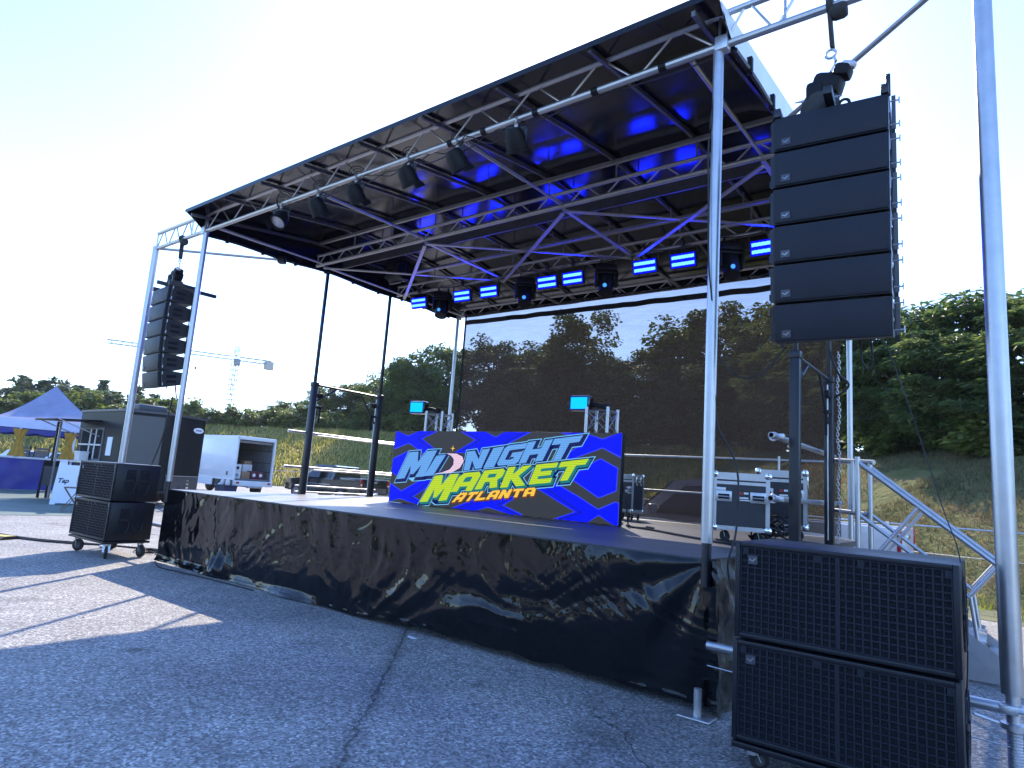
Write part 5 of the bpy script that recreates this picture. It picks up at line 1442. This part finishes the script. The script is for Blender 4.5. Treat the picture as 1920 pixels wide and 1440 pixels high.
def make_van():
    t = thing('box_van', 'white box van with its rear shutter up and cartons loaded inside', 'van', (-20.9, 13.95, 0), R(92))
    hw, L_, z0, z1 = 1.12, 4.0, .80, 2.98
    P = M['truck_white']
    wallt = .05
    b = MB()
    b.bb((-hw, 0, z0), (-hw + wallt, L_, z1), .01); bx = b.build('cargo_box', P, t)
    for nm, a, c in (('cargo_wall', (hw - wallt, 0, z0), (hw, L_, z1)), ('cargo_roof', (-hw, .0, z1 + .002), (hw, L_, z1 + .06)), ('cargo_floor', (-hw + wallt, .02, z0), (hw - wallt, L_, z0 + .06))):
        MB().bb(a, c, .01).build(nm, P if nm != 'cargo_floor' else M['plywood'], t)
    MB().bb((-hw + wallt + .002, L_ - .06, z0 + .06), (hw - wallt - .002, L_ - .01, z1 - .002)).build('bulkhead', M['plywood'], t)
    for s in (-1, 1): MB().bb((s * (hw - wallt - .012), .15, z0 + .06), (s * (hw - wallt - .002), L_ - .07, z1 - .02)).build('lining', M['plywood'], t)
    b = MB()
    for z in (1.25, 1.72, 2.36):
        b.bb((-hw + wallt + .015, L_ - .09, z), (hw - wallt - .015, L_ - .062, z + .05))
        for s in (-1, 1): b.bb((s * (hw - wallt - .04), .2, z), (s * (hw - wallt - .013), L_ - .1, z + .05))
    b.build('tie_rail', M['dark_grey'], t)
    b = MB()
    b.bb((-hw - .006, -.02, z0 - .02), (-hw + .09, .05, z1 - .0)); b.bb((hw - .09, -.02, z0 - .02), (hw + .006, .05, z1)); b.bb((-hw - .006, -.02, z1 - .12), (hw + .006, .051, z1 + .064), .02)
    b.build('rear_frame', M['white_paint'], t)
    b = MB(); b.tube((-hw + .1, .25, z1 - .2), (hw - .1, .25, z1 - .2), .09, n=14); b.build('rolled_shutter', M['alu_dull'], t)
    b = MB(); b.bb((-hw - .004, .0, z1 - .10), (-hw + .0, L_, z1 + .05)); b.bb((hw, .0, z1 - .10), (hw + .004, L_, z1 + .05)); b.bb((-hw - .004, .0, z0 - .02), (-hw, L_, z0 + .10)); b.build('edge_rail', M['trim_grey'] if False else M['white_paint'], t)
    b = MB(); b.bb((-1.02, .1, .48), (-.98, L_ - .1, z0 - .005)); b.bb((.98, .1, .48), (1.02, L_ - .1, z0 - .005)); b.bb((-.4, .1, .45), (.4, L_ + 1.5, .75)); b.build('chassis', M['dark_grey'], t)
    b = MB(); b.bb((-hw - .01, 1.9, .45), (-hw + .03, L_, z0 - .022)); b.build('side_skirt', P, t)
    b = MB(); b.bb((-hw, -.10, .50), (hw, .02, z0 - .025), .01); bm_ = b.build('rear_bumper', M['white_paint'], t)
    for x in (-.9, .9): MB().box((x, -.105, .66), (.16, .02, .09), None, .005).build('tail_light', M['red_lens'], bm_)
    b = MB(); b.bb((-.4, -.30, .42), (.4, -.08, .50)); b.build('step', M['steel'], t)
    b = MB(); b.bb((-hw - .012, .55, 1.0), (-hw - .002, .68, 1.2)); b.build('vent_plate', M['dark_grey'], t)
    # cab
    b = MB()
    tapered(b, [(L_ + .02, 1.0, .55, 2.05, .86), (L_ + .9, 1.0, .55, 2.1, .84), (L_ + 1.15, 1.0, .55, 2.0, .82), (L_ + 1.9, .98, .55, 1.22, .86), (L_ + 2.5, .92, .5, 1.08, .82)])
    cb = b.build('cab', P, t)
    for s in (-1, 1):
        b = MB(); x = s * 1.0; b.prism([(s * .965, L_ + .2, 1.28), (s * .965, L_ + 1.45, 1.28), (s * .875, L_ + 1.05, 1.95), (s * .875, L_ + .25, 1.98)], (s * .035, 0, 0)); b.build('cab_window', M['glass_dark'], cb)
        b = MB(); b.box((s * 1.28, L_ + 1.35, 1.45), (.12, .10, .34), None, .02); b.tube((s * 1.0, L_ + 1.4, 1.5), (s * 1.25, L_ + 1.36, 1.5), .02, n=6); b.build('wing_mirror', M['black'], t)
        wheel(t, s * .98, 1.15, .38, .26, s, 'white_paint'); wheel(t, s * .92, L_ + 1.55, .38, .24, s, 'white_paint')
    b = MB(); b.prism([(-.85, L_ + 1.93, 1.25), (.85, L_ + 1.93, 1.25), (.78, L_ + 1.2, 1.98), (-.78, L_ + 1.2, 1.98)], (0, .02, .02)); b.build('windscreen', M['glass_blue'], cb)
    # driver door left open
    b = MB(); b.box((-1.42, L_ + 1.35, 1.1), (.06, .95, 1.0), Matrix.Rotation(.0, 3, 'Z') @ Matrix.Rotation(R(-62), 3, 'Z'), .02); dr = b.build('cab_door', M['black'], t)
    b = MB(); b.path([(-1.1, L_ + 1.5, 1.55), (-1.28, L_ + 1.1, 2.0), (-1.75, L_ + .95, 1.6)], .02, 5); b.build('door_frame', M['black'], dr)
    return t
van = make_van()
VM = Matrix.Translation((-20.9, 13.95, 0)) @ Matrix.Rotation(R(92), 4, 'Z')
def load(name, x, y, z, d, m, label, cat, grp=None, mark=None):
    t = MB().box((0, 0, d[2] / 2), d, None, .012).build(name, M[m]); t.location = VM @ V((x, y, z)); t.rotation_euler.z = R(92 + (x * 13) % 7 - 3); tag(t, label, cat, grp)
    if mark: MB().lathe([(0, 0), (.09, 0), (.09, .004), (0, .004)], (0, -d[1] / 2 - .001, d[2] * .5), (0, -1, 0), 12).build('box_print', M[mark], t)
    return t
G_ = 'cartons loaded in the box van'
load('carton', -.78, .45, .862, (.40, .40, .36), 'box_white', 'lower of the two white cartons stacked at the left of the van opening', 'box', G_, 'ink_grey')
load('carton', -.78, .45, 1.225, (.40, .40, .36), 'box_white', 'upper of the two white cartons stacked at the left of the van opening', 'box', G_, 'ink_navy')
load('carton', -.25, .5, .862, (.46, .4, .38), 'cardboard', 'brown cardboard carton between the white cartons and the maroon ones in the van', 'box', G_)
load('carton', .20, .45, .862, (.36, .40, .42), 'box_maroon', 'left maroon carton in the van next to the brown carton', 'box', G_, 'ink_white')
load('carton', .60, .45, .862, (.36, .40, .42), 'box_maroon', 'right maroon carton standing near the right side of the van', 'box', G_, 'ink_white')
load('carton', .15, 1.1, .862, (.55, .5, .75), 'box_white', 'tall pale carton standing behind the maroon cartons inside the van', 'box', G_)
load('carton', .18, 1.1, 1.615, (.42, .4, .18), 'cardboard', 'flat carton lying on top of the pile in the van', 'box', G_)
bn = thing('rolling_bin', 'navy blue bin with white jugs on top beside the van rear wheel', 'bin', VM @ V((-1.35, .15, 0)), R(92))
b = MB(); tapered(b, [(-.45, .30, .10, .50, .36), (.45, .30, .10, .50, .36)]); b.build('bin_tub', M['bin_blue'], bn)
b = MB(); b.bb((-.38, -.5, .47), (.38, .5, .52), .01); b.build('bin_rim', M['bin_blue'], bn)
for s in (-1, 1):
    for y in (-.35, .35): MB().lathe([(.02, -.02), (.05, -.02), (.05, .02), (.02, .02)], (s * .24, y, .052), (1, 0, 0), 12).build('caster', M['rubber'], bn)
for k, (x, y) in enumerate(((-.1, -.28), (.05, .0), (-.05, .28))):
    j = thing('jug', ('white jug standing on the navy bin, nearest the van tail', 'white jug in the middle on top of the navy bin', 'white jug standing on the navy bin, nearest the wheel')[k], 'jug', VM @ V((-1.35 + x, .15 + y, .52)), R(92), 'white jugs on the navy bin')
    MB().lathe([(.09, 0), (.10, .02), (.10, .20), (.05, .27), (.03, .29), (.03, .32)], (0, 0, 0), (0, 0, 1), 14).build('jug_body', M['box_white'], j)
    MB().torus((0, -.08, .22), (1, 0, 0), .05, .012, 12, 6).build('handle', M['box_white'], j)

# white cars beyond the tent
def make_car(k, loc, rz, label):
    t = thing('parked_car', label, 'car', loc, rz, 'cars parked beyond the tent')
    b = MB(); tapered(b, [(0, .80, .35, .85, .76), (.15, .88, .28, 1.0, .82), (1.2, .9, .28, 1.05, .84), (3.3, .9, .28, 1.0, .82), (4.3, .85, .3, .82, .72), (4.5, .78, .35, .7, .68)]); b.build('body', M['truck_white'], t)
    b = MB(); tapered(b, [(.25, .82, .95, 1.02, .72), (.75, .82, .95, 1.50, .64), (2.1, .82, .95, 1.52, .64), (3.1, .82, .95, 1.02, .72)]); cb = b.build('cabin', M['truck_white'], t)
    for s in (-1, 1):
        b = MB(); b.prism([(s * .79, .7, 1.06), (s * .79, 2.75, 1.06), (s * .675, 2.1, 1.45), (s * .675, .85, 1.45)], (s * .03, 0, 0)); b.build('side_window', M['glass_dark'], cb)
        wheel(t, s * .80, .85, .32, .2, s); wheel(t, s * .80, 3.55, .32, .2, s)
    b = MB(); b.prism([(-.70, 3.0, 1.08), (.70, 3.0, 1.08), (.62, 2.2, 1.48), (-.62, 2.2, 1.48)], (0, .03, .03)); b.build('windscreen', M['glass_blue'], cb)
    for s in (-1, 1): MB().box((s * .68, 4.38, .68), (.24, .1, .12), None, .02).build('headlight', M['amber_lens'], t)
    return t
for k, (x, y, r_, l) in enumerate(((-33.5, 6.4, 20, 'white car seen through the tent left of the first mustard drape'), (-32.5, 8.4, -65, 'white car seen through the tent between the two mustard drapes'), (-33.6, 10.4, -80, 'white car showing right of the second mustard drape, beside the black trailer'))):
    make_car(k, (x, y, 0), R(r_), l)

# ------------------------------------------------------------------ blue market tent with counter
TC = V((-21.5, 4.75, 0)); TR = R(73.2)
tent = thing('market_tent', 'blue and white peaked market tent with mustard drapes beside the black trailer', 'tent', TC, TR)
hw = 1.85
b = MB()
def cone(u, v):                                            # pagoda roof: u round the square, v from eave to peak
    a = u * 4; k = int(a) % 4; f = a - int(a)
    c = [(-1, -1), (1, -1), (1, 1), (-1, 1)]; p, q = c[k], c[(k + 1) % 4]
    x, y = p[0] + (q[0] - p[0]) * f, p[1] + (q[1] - p[1]) * f
    s = (1 - v) ** 1.0; z = 2.72 + 1.58 * (v ** 1.35) - .05 * sin(pi * f) * (1 - v)
    return V((x * hw * s, y * hw * s, z))
b.grid(cone, 48, 12); b.build('tent_roof', M['tent_blue'], tent, ang=50)
b = MB()
def band(u, v):
    p = cone(u, 0); return V((p.x * (1.012 + .02 * v), p.y * (1.012 + .02 * v), 2.735 - .36 * v))
b.grid(band, 48, 3); b.build('tent_band', M['tent_pale'], tent, ang=50)
b = MB()
def scal(u, v):
    p = cone(u, 0); return V((p.x * 1.0, p.y * 1.0, 2.40 - (.20 + .06 * abs(sin(u * 4 * pi * 5))) * v))
b.grid(scal, 160, 2); b.build('valance', M['tent_side'], tent, ang=50)
for x, y, z in ((-.42, -.55, 3.42), (.42, -.55, 3.42)):
    q = MB().prism([(x - .16, y - .12, z - .07), (x + .16, y - .12, z - .07), (x + .10, y + .06, z + .16)], (0, -.012, .006)).build('vent_flap', M['gold_cloth'] if x < 0 else M['white_skin'], tent)
b = MB()
for k in range(9): b.box((-.42 + .11 * k, -1.80, 2.80 + .0 * k), (.07, .01, .06), Matrix.Rotation(R(-35), 3, 'X'))
b.build('tent_lettering', M['gold_cloth'], tent)
for x in (-hw, hw):
    for y in (-hw, hw): MB().tube((x * (.48 if y < 0 else .985), y * .985, 0), (x * (.48 if y < 0 else .985), y * .985, 2.6), .055 if y < 0 else .03, n=10).build('tent_leg', M['white_paint'], tent)
for x in (-.88, .75):
    b = MB()
    def dr(u, v, x=x):
        z = 2.33 - 1.05 * v; a = u * 2 * pi; r_ = .16 * (1 - v / .42) + .065 if v < .42 else .065 + .19 * ((v - .42) / .58)
        r_ *= 1 + .22 * sin(a * 7); return V((x + r_ * cos(a), -1.80 + .55 * r_ * sin(a) - .06, z))
    b.grid(dr, 84, 14); b.build('tent_drape', M['gold_cloth'], tent, ang=80)
ct = thing('market_counter', 'long counter with a royal blue vinyl front and pale top under the tent', 'counter', TC + Matrix.Rotation(TR, 3, 'Z') @ V((-.55, -1.62, 0)), TR)
b = MB(); b.grid(lambda u, v: V((-3.2 + 4.6 * u, -.30 - .02 * noise.noise(V((u * 9, v * 3, 1.))), 1.20 * v + .02)), 60, 10); b.build('counter_front', M['tent_side'], ct, ang=80)
MB().bb((-3.25, -.34, 1.20), (2.0, .30, 1.27), .01).build('counter_top', M['pale_pvc'], ct)
b = MB(); b.bb((-3.15, .1, 0), (-3.1, .2, 1.2)); b.bb((1.9, .1, 0), (1.95, .2, 1.2)); b.bb((1.9, -.28, 0), (1.95, -.2, 1.2)); b.build('counter_leg', M['steel'], ct)
MB().bb((1.42, -.2, .35), (2.0, -.18, 1.18)).build('counter_panel', M['tent_side'], ct)
def frame_chair(name, label, loc, rz, m_frame, m_cloth, seat_h, h, w_, cat, grp=None):
    t = thing(name, label, cat, loc, rz, grp)
    for s in (-1, 1):
        MB().bar((s * w_ / 2, -.20, 0), (s * w_ / 2, .20, seat_h), .03, .02).build('leg', M[m_frame], t)
        MB().bar((s * (w_ / 2 - .028), .22, 0), (s * (w_ / 2 - .028), -.20, seat_h), .03, .02).build('leg', M[m_frame], t)
        MB().bar((s * w_ / 2, .18, seat_h * .9), (s * w_ / 2, .30, h), .03, .022).build('back_post', M[m_frame], t)
    b = MB()
    for k in range(6): b.bb((-w_ / 2 + .03, -.20 + k * .068, seat_h - .01), (w_ / 2 - .03, -.145 + k * .068, seat_h + .012))
    b.build('seat', M[m_cloth], t)
    b = MB()
    for k in range(3): b.box((0, .24 + .025 * k, seat_h + (h - seat_h) * (.55 + .16 * k)), (w_ - .03, .015, (h - seat_h) * .13), Matrix.Rotation(R(-14), 3, 'X'))
    b.build('backrest', M[m_cloth], t)
    return t
frame_chair('folding_chair', 'weathered wooden folding chair beside the white sandwich board', (-9.75, 2.0, 0), R(-14), 'wood', 'wood', .62, 1.22, .52, 'chair')
for k, (x, y) in enumerate(((-.75, .2), (-.10, .25))):
    q = TC + Matrix.Rotation(TR, 3, 'Z') @ V((x, y, 0))
    frame_chair('bar_chair', ('grey meshed tall chair behind the counter, left of its pair', 'grey meshed tall chair behind the counter, right of its pair')[k], q, TR + R(180), 'black_steel', 'trim_grey', .95, 1.72, .5, 'chair', 'tall chairs behind the counter')
# black folding stand and slate
ds = thing('slate_easel', 'black easel with a dark slate standing in front of the blue counter', 'easel', (-15.0, 3.15, 0), R(78))
MB().bb((-.30, -.02, .42), (.30, .0, 1.12)).build('slate', M['dark_grey'], ds)
for s in (-1, 1):
    MB().bar((s * .33, -.08, 0), (s * .31, .02, 1.25), .045, .03).build('leg', M['black'], ds); MB().bar((s * .33, .4, 0), (s * .31, .03, 1.2), .04, .03).build('leg', M['black'], ds)
MB().bb((-.34, -.03, 1.06), (.34, .02, 1.24)).build('top_rail', M['black'], ds)
sb = thing('sandwich_board', 'white plastic sandwich board sign reading Tap beside the wooden chair', 'sign', (-12.2, 2.72, 0), R(64))
for s in (-1, 1):
    rm = Matrix.Rotation(R(11 * s), 3, 'X')
    b = MB(); o_ = V((0, s * .24, 0))
    T = lambda x, z: o_ + rm @ V((x, 0, z))
    pl = [(-.40, .0), (-.26, .0), (-.26, .05), (.26, .05), (.26, 0), (.40, 0), (.36, 1.32), (.18, 1.36), (.18, 1.20), (-.14, 1.20), (-.14, 1.36), (-.34, 1.32)]
    b.prism([T(x, z) for x, z in pl], rm @ V((0, .03, 0))); q = b.build('sign_panel', M['sign_white'], sb)
    if s < 0:
        tx = text_mesh('Tap', .19, M['ink_navy'], 'lettering', q, T(-.17, .72) + V((0, -.004, 0)), (R(90 - 11), 0, 0), .25, .006)
        b = MB()
        for x, z, w_ in ((-.02, .54, .05), (.06, .54, .06), (.13, .54, .05)): b.box(T(x, z) + V((0, -.003, 0)), (w_, .003, .035), rm)
        b.build('small_print', M['ink_grey'], q)
        b = MB(); b.path([T(.20, .64) + V((0, -.004, 0)), T(.18, .70) + V((0, -.004, 0)), T(.19, .78) + V((0, -.004, 0)), T(.19, .88) + V((0, -.004, 0)), T(.23, .88) + V((0, -.004, 0)), T(.23, .78) + V((0, -.004, 0)), T(.26, .70) + V((0, -.004, 0)), T(.24, .64) + V((0, -.004, 0)), T(.20, .64) + V((0, -.004, 0))], .005, 5)
        b.build('bottle_emblem', M['ink_grey'], q, fix=False)

# ------------------------------------------------------------------ black V-nose food trailer
TO = V((-13.5, 5.1, 0))
tr = thing('food_trailer', 'black food trailer with a grey panelled nose, roof unit and open serving hatch', 'trailer', TO)
foot = [(-15.35, 3.80), (-11.85, 3.80), (-11.28, 5.05), (-12.05, 6.55), (-15.35, 6.55)]
MB(TO).prism([(x, y, .55) for x, y in foot], (0, 0, 2.45)).build('trailer_body', M['trailer_black'], tr)
b = MB(TO); ft2 = [(x + (.03 if x > -13 else -.03), y + (.03 if y > 5 else -.03)) for x, y in foot]; b.prism([(x, y, 2.995) for x, y in ft2], (0, 0, .07)); b.build('roof_cap', M['dark_grey'], tr)
def face(p, q, u0, u1, z0, z1, d, name, m, parent=tr):
    p, q = V((*p, 0)), V((*q, 0)); e = (q - p); n_ = V((e.y, -e.x, 0)).normalized()
    a, c = p + e * u0, p + e * u1
    return MB(TO).prism([a + n_ * .002 + V((0, 0, z0)), c + n_ * .002 + V((0, 0, z0)), c + n_ * .002 + V((0, 0, z1)), a + n_ * .002 + V((0, 0, z1))], n_ * d).build(name, M[m], parent)
P1, P2, P3 = foot[1], foot[2], foot[3]
face(P1, P2, .05, .84, .62, 2.90, .012, 'nose_panel', 'trailer_panel'); face(P1, P2, .86, 1.0, .56, 2.98, .02, 'corner_trim', 'black')
face(P2, P3, .02, .98, 1.02, 1.05, .02, 'nose_trim', 'alu_dull'); face(P2, P3, .02, .98, .56, 1.0, .015, 'stone_guard', 'dark_grey')
e_ = (V((*P3, 0)) - V((*P2, 0))); n_ = V((e_.y, -e_.x, 0)).normalized(); c_ = V((*P2, 2.62)) + e_ * .80
bd = MB(TO).prism([c_ + e_ * .155 * cos(a) + V((0, 0, .095 * sin(a))) + n_ * .002 for a in [2 * pi * k / 20 for k in range(20)]], n_ * .012).build('maker_badge', M['sign_white'], tr)
MB(TO).prism([c_ + e_ * .09 * sx + V((0, 0, .03 * sz)) + n_ * .0145 for sx, sz in ((-1, -1), (1, -1), (1, 1), (-1, 1))], n_ * .002).build('badge_print', M['ink_grey'], bd)
for z in (.90, .78, .66): face(P2, P3, .62, .69, z - .03, z + .03, .04, 'latch', 'chrome')
win = face((-15.2, 3.8), (-12.0, 3.8), .05, .62, 1.35, 2.45, .02, 'serving_hatch', 'plywood')
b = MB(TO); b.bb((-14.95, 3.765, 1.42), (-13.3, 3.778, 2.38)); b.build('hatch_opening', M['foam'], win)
b = MB(TO); b.bb((-15.1, 3.74, 1.85), (-13.25, 3.765, 1.90)); b.bb((-14.2, 3.74, 1.4), (-14.14, 3.764, 2.4)); b.bb((-13.75, 3.74, 1.4), (-13.70, 3.764, 2.4)); b.build('hatch_frame', M['white_paint'], win)
b = MB(TO); b.box((-14.35, 3.1, 2.62), (1.9, 1.35, .05), Matrix.Rotation(R(4), 3, 'X')); b.build('awning_flap', M['black'], tr)
for x in (-15.2, -13.4): MB(TO).bar((x, 2.5, 2.6), (x, 3.75, 2.15), .03, .03).build('awning_strut', M['alu_dull'], tr)
MB(TO).bar((-15.22, 3.1, .0), (-15.22, 3.1, 2.58), .07, .07).build('awning_post', M['black'], tr)
MB(TO).bar((-15.0, 3.1, .0), (-15.0, 3.1, 2.58), .06, .06).build('awning_post', M['alu_dull'], tr)
MB(TO).bb((-15.2, 3.35, 1.26), (-13.2, 3.78, 1.31)).build('serving_shelf', M['steel'], tr)
face((-15.2, 3.8), (-12.0, 3.8), .74, .86, 1.55, 2.15, .015, 'menu_poster', 'sign_white')
q = MB(TO); q.box((-13.0, 4.9, 3.20), (1.15, .95, .28), None, .09); q.build('roof_unit', M['dark_grey'], tr)
for y in (3.95, 6.4):
    for x in (-14.6, -13.8):
        MB(TO).lathe([(.18, -.1), (.33, -.1), (.35, 0), (.33, .1), (.18, .1)], (x, y, .35), (0, 1, 0), 20).build('wheel', M['rubber'], tr)
b = MB(TO); b.bar((-11.4, 4.8, .52), (-10.0, 5.08, .5), .08, .08); b.bar((-11.6, 5.5, .52), (-10.0, 5.1, .5), .08, .08); b.tube((-10.3, 5.09, .02), (-10.3, 5.09, .75), .035); b.build('drawbar', M['black_steel'], tr)
pv = thing('plastic_crate', 'small white plastic crate standing on the trailer serving shelf', 'crate', (-14.1, 3.56, 1.31), 0)
b = MB(); b.box((0, 0, .14), (.42, .28, .28), None, .02); b.build('crate_body', M['box_white'], pv); MB().box((0, 0, .30), (.45, .31, .04), None, .01).build('lid', M['sign_white'], pv)

# ------------------------------------------------------------------ tower crane far off
CR = V((-165, 90.5, 0))
cr = thing('tower_crane', 'pale tower crane standing far off above the treetops', 'crane', CR)
def lattice(p, q, w, n, r=.11):
    b = MB(); p, q = V(p), V(q); f = frame(q - p); L_ = (q - p).length
    c = [f @ V((sx * w / 2, sy * w / 2, 0)) for sx, sy in ((-1, -1), (1, -1), (1, 1), (-1, 1))]; ax = (q - p).normalized()
    for k in c: b.tube(p + k, q + k, r, n=5)
    for i in range(n):
        a, e = p + ax * L_ * i / n, p + ax * L_ * (i + 1) / n
        for j in range(4):
            m_, o_ = c[j], c[(j + 1) % 4]
            b.tube(a + (m_ if i % 2 else o_), e + (o_ if i % 2 else m_), r * .7, n=4); b.tube(a + m_, a + o_, r * .7, n=4)
    return b
jz = 31.0
lattice((0, 0, 0), (0, 0, jz), 1.5, 22).build('mast', M['crane'], cr)
jd = V((-.46, -.89, 0)).normalized()
lattice((0, 0, jz), (0, 0, jz + 4.2), 1.0, 3, .1).build('tower_head', M['crane'], cr)
lattice(jd * 1, (jd * 32) + V((0, 0, 0)), 1.0, 26, .09).build('jib', M['crane'], cr)
for o in (): pass
lattice(-jd * 1, -jd * 9.6, 1.1, 8, .1).build('counter_jib', M['crane'], cr)
for o in cr.children:
    if o.name.startswith(('jib', 'counter_jib')): o.location.z = jz + .6
MB().box(-jd * 9 + V((0, 0, jz - .3)), (1.8, 2.2, 2.4), None, .1).build('counterweight', M['concrete'], cr)
MB().box((.9, 0, jz - .6), (1.3, 1.5, 1.9), None, .1).build('operator_cab', M['glass_blue'], cr)
b = MB(); b.tube((0, 0, jz + 4.1), jd * 22 + V((0, 0, jz + 1.1)), .05, n=4); b.tube((0, 0, jz + 4.1), -jd * 8.5 + V((0, 0, jz + 1.1)), .05, n=4); b.tube(jd * 10 + V((0, 0, jz)), jd * 10 + V((0, 0, jz - 3.5)), .04, n=4); b.build('stay_cable', M['crane'], cr)
MB().box(jd * 10 + V((0, 0, jz - 3.6)), (.5, .5, .8), None, .1).build('hook_block', M['dark_grey'], cr)

cc = thing('cable_ramp', 'yellow topped black cable ramp on the sunlit ground at the far left', 'cable ramp', (-4.3, -1.62, 0), R(28))
MB().prism([(-1.2, -.22, .0), (-1.2, .22, .0), (-1.2, .12, .05), (-1.2, -.12, .05)], (2.4, 0, 0)).build('ramp_body', M['rubber'], cc)
MB().bb((-1.19, -.10, .0505), (1.19, .10, .058)).build('ramp_lid', mat('yellow_plastic', (.55, .40, .03), .5), cc)

# ------------------------------------------------------------------ litter of small things on the ground
random.seed(21)
b = MB()
for k in range(26):
    x, y = random.uniform(-2, 9), random.uniform(-4.5, -.4); r_ = random.uniform(.004, .012)
    b.lathe([(0, 0), (r_, .0), (r_ * .8, r_ * .6), (0, r_ * .8)], (x, y, .002), (random.uniform(-.2, .2), random.uniform(-.2, .2), 1), 6)
tag(b.build('gravel', M['concrete']), kind='stuff')
b = MB(); b.box((0, 0, .004), (.10, .05, .006), Matrix.Rotation(.2, 3, 'Y'), .002); t = b.build('paper_scrap', M['sign_white']); t.location = (5.80, -.20, .001); t.rotation_euler.z = .4
tag(t, 'small white scrap of paper on the asphalt at the foot of the black skirt', 'litter')

# ------------------------------------------------------------------ light, sky, camera
w = bpy.data.worlds.new('World'); scene.world = w; w.use_nodes = True
nt = w.node_tree; bg = nt.nodes['Background']
sky = nt.nodes.new('ShaderNodeTexSky'); sky.sky_type = 'NISHITA'; sky.sun_disc = False
sky.sun_elevation = SUN_EL; sky.sun_rotation = SUN_AZ; sky.altitude = 200; sky.air_density = 1.0; sky.dust_density = .3; sky.ozone_density = 5
hs = nt.nodes.new('ShaderNodeHueSaturation'); hs.inputs['Saturation'].default_value = 1.06; hs.inputs['Hue'].default_value = .508
nt.links.new(sky.outputs[0], hs.inputs['Color']); nt.links.new(hs.outputs[0], bg.inputs[0]); bg.inputs[1].default_value = .15
sl = bpy.data.lights.new('sun', 'SUN'); sl.energy = 2.4; sl.angle = R(.5); sl.color = (1, .88, .72)
so_ = bpy.data.objects.new('sun', sl); COL.objects.link(so_)
sd_ = V((sin(SUN_AZ) * cos(SUN_EL), cos(SUN_AZ) * cos(SUN_EL), sin(SUN_EL)))
so_.rotation_euler = sd_.to_track_quat('Z', 'Y').to_euler(); so_.location = sd_ * 60
cd = bpy.data.cameras.new('camera'); cam = bpy.data.objects.new('camera', cd); COL.objects.link(cam)
cam.location = CAMP; cam.rotation_euler = (R(98.832), R(-4.078), R(37.409))
cd.sensor_width = 36; cd.lens = 36 * 1215.66 / 1920; cd.clip_start = .05; cd.clip_end = 6000
scene.camera = cam
scene.view_settings.view_transform = 'Standard'; scene.view_settings.look = 'None'; scene.view_settings.gamma = 1
scene.view_settings.exposure = EXPO
scene.cycles.max_bounces = 8; scene.cycles.transparent_max_bounces = 12; scene.cycles.use_denoising = True
scene.cycles.sample_clamp_indirect = 8

b = MB(); b.bb((-905, -905, -1.0), (905, 905, 46)); o = b.build('haze', bpy.data.materials.new('air'), smooth=False)
m = o.data.materials[0]; m.use_nodes = True; nt = m.node_tree; nt.nodes.clear()
out = nt.nodes.new('ShaderNodeOutputMaterial'); v = nt.nodes.new('ShaderNodeVolumePrincipled')
v.inputs['Color'].default_value = (.82, .88, .95, 1); v.inputs['Density'].default_value = .00025; v.inputs['Anisotropy'].default_value = .2
nt.links.new(v.outputs[0], out.inputs['Volume']); tag(o, kind='stuff')
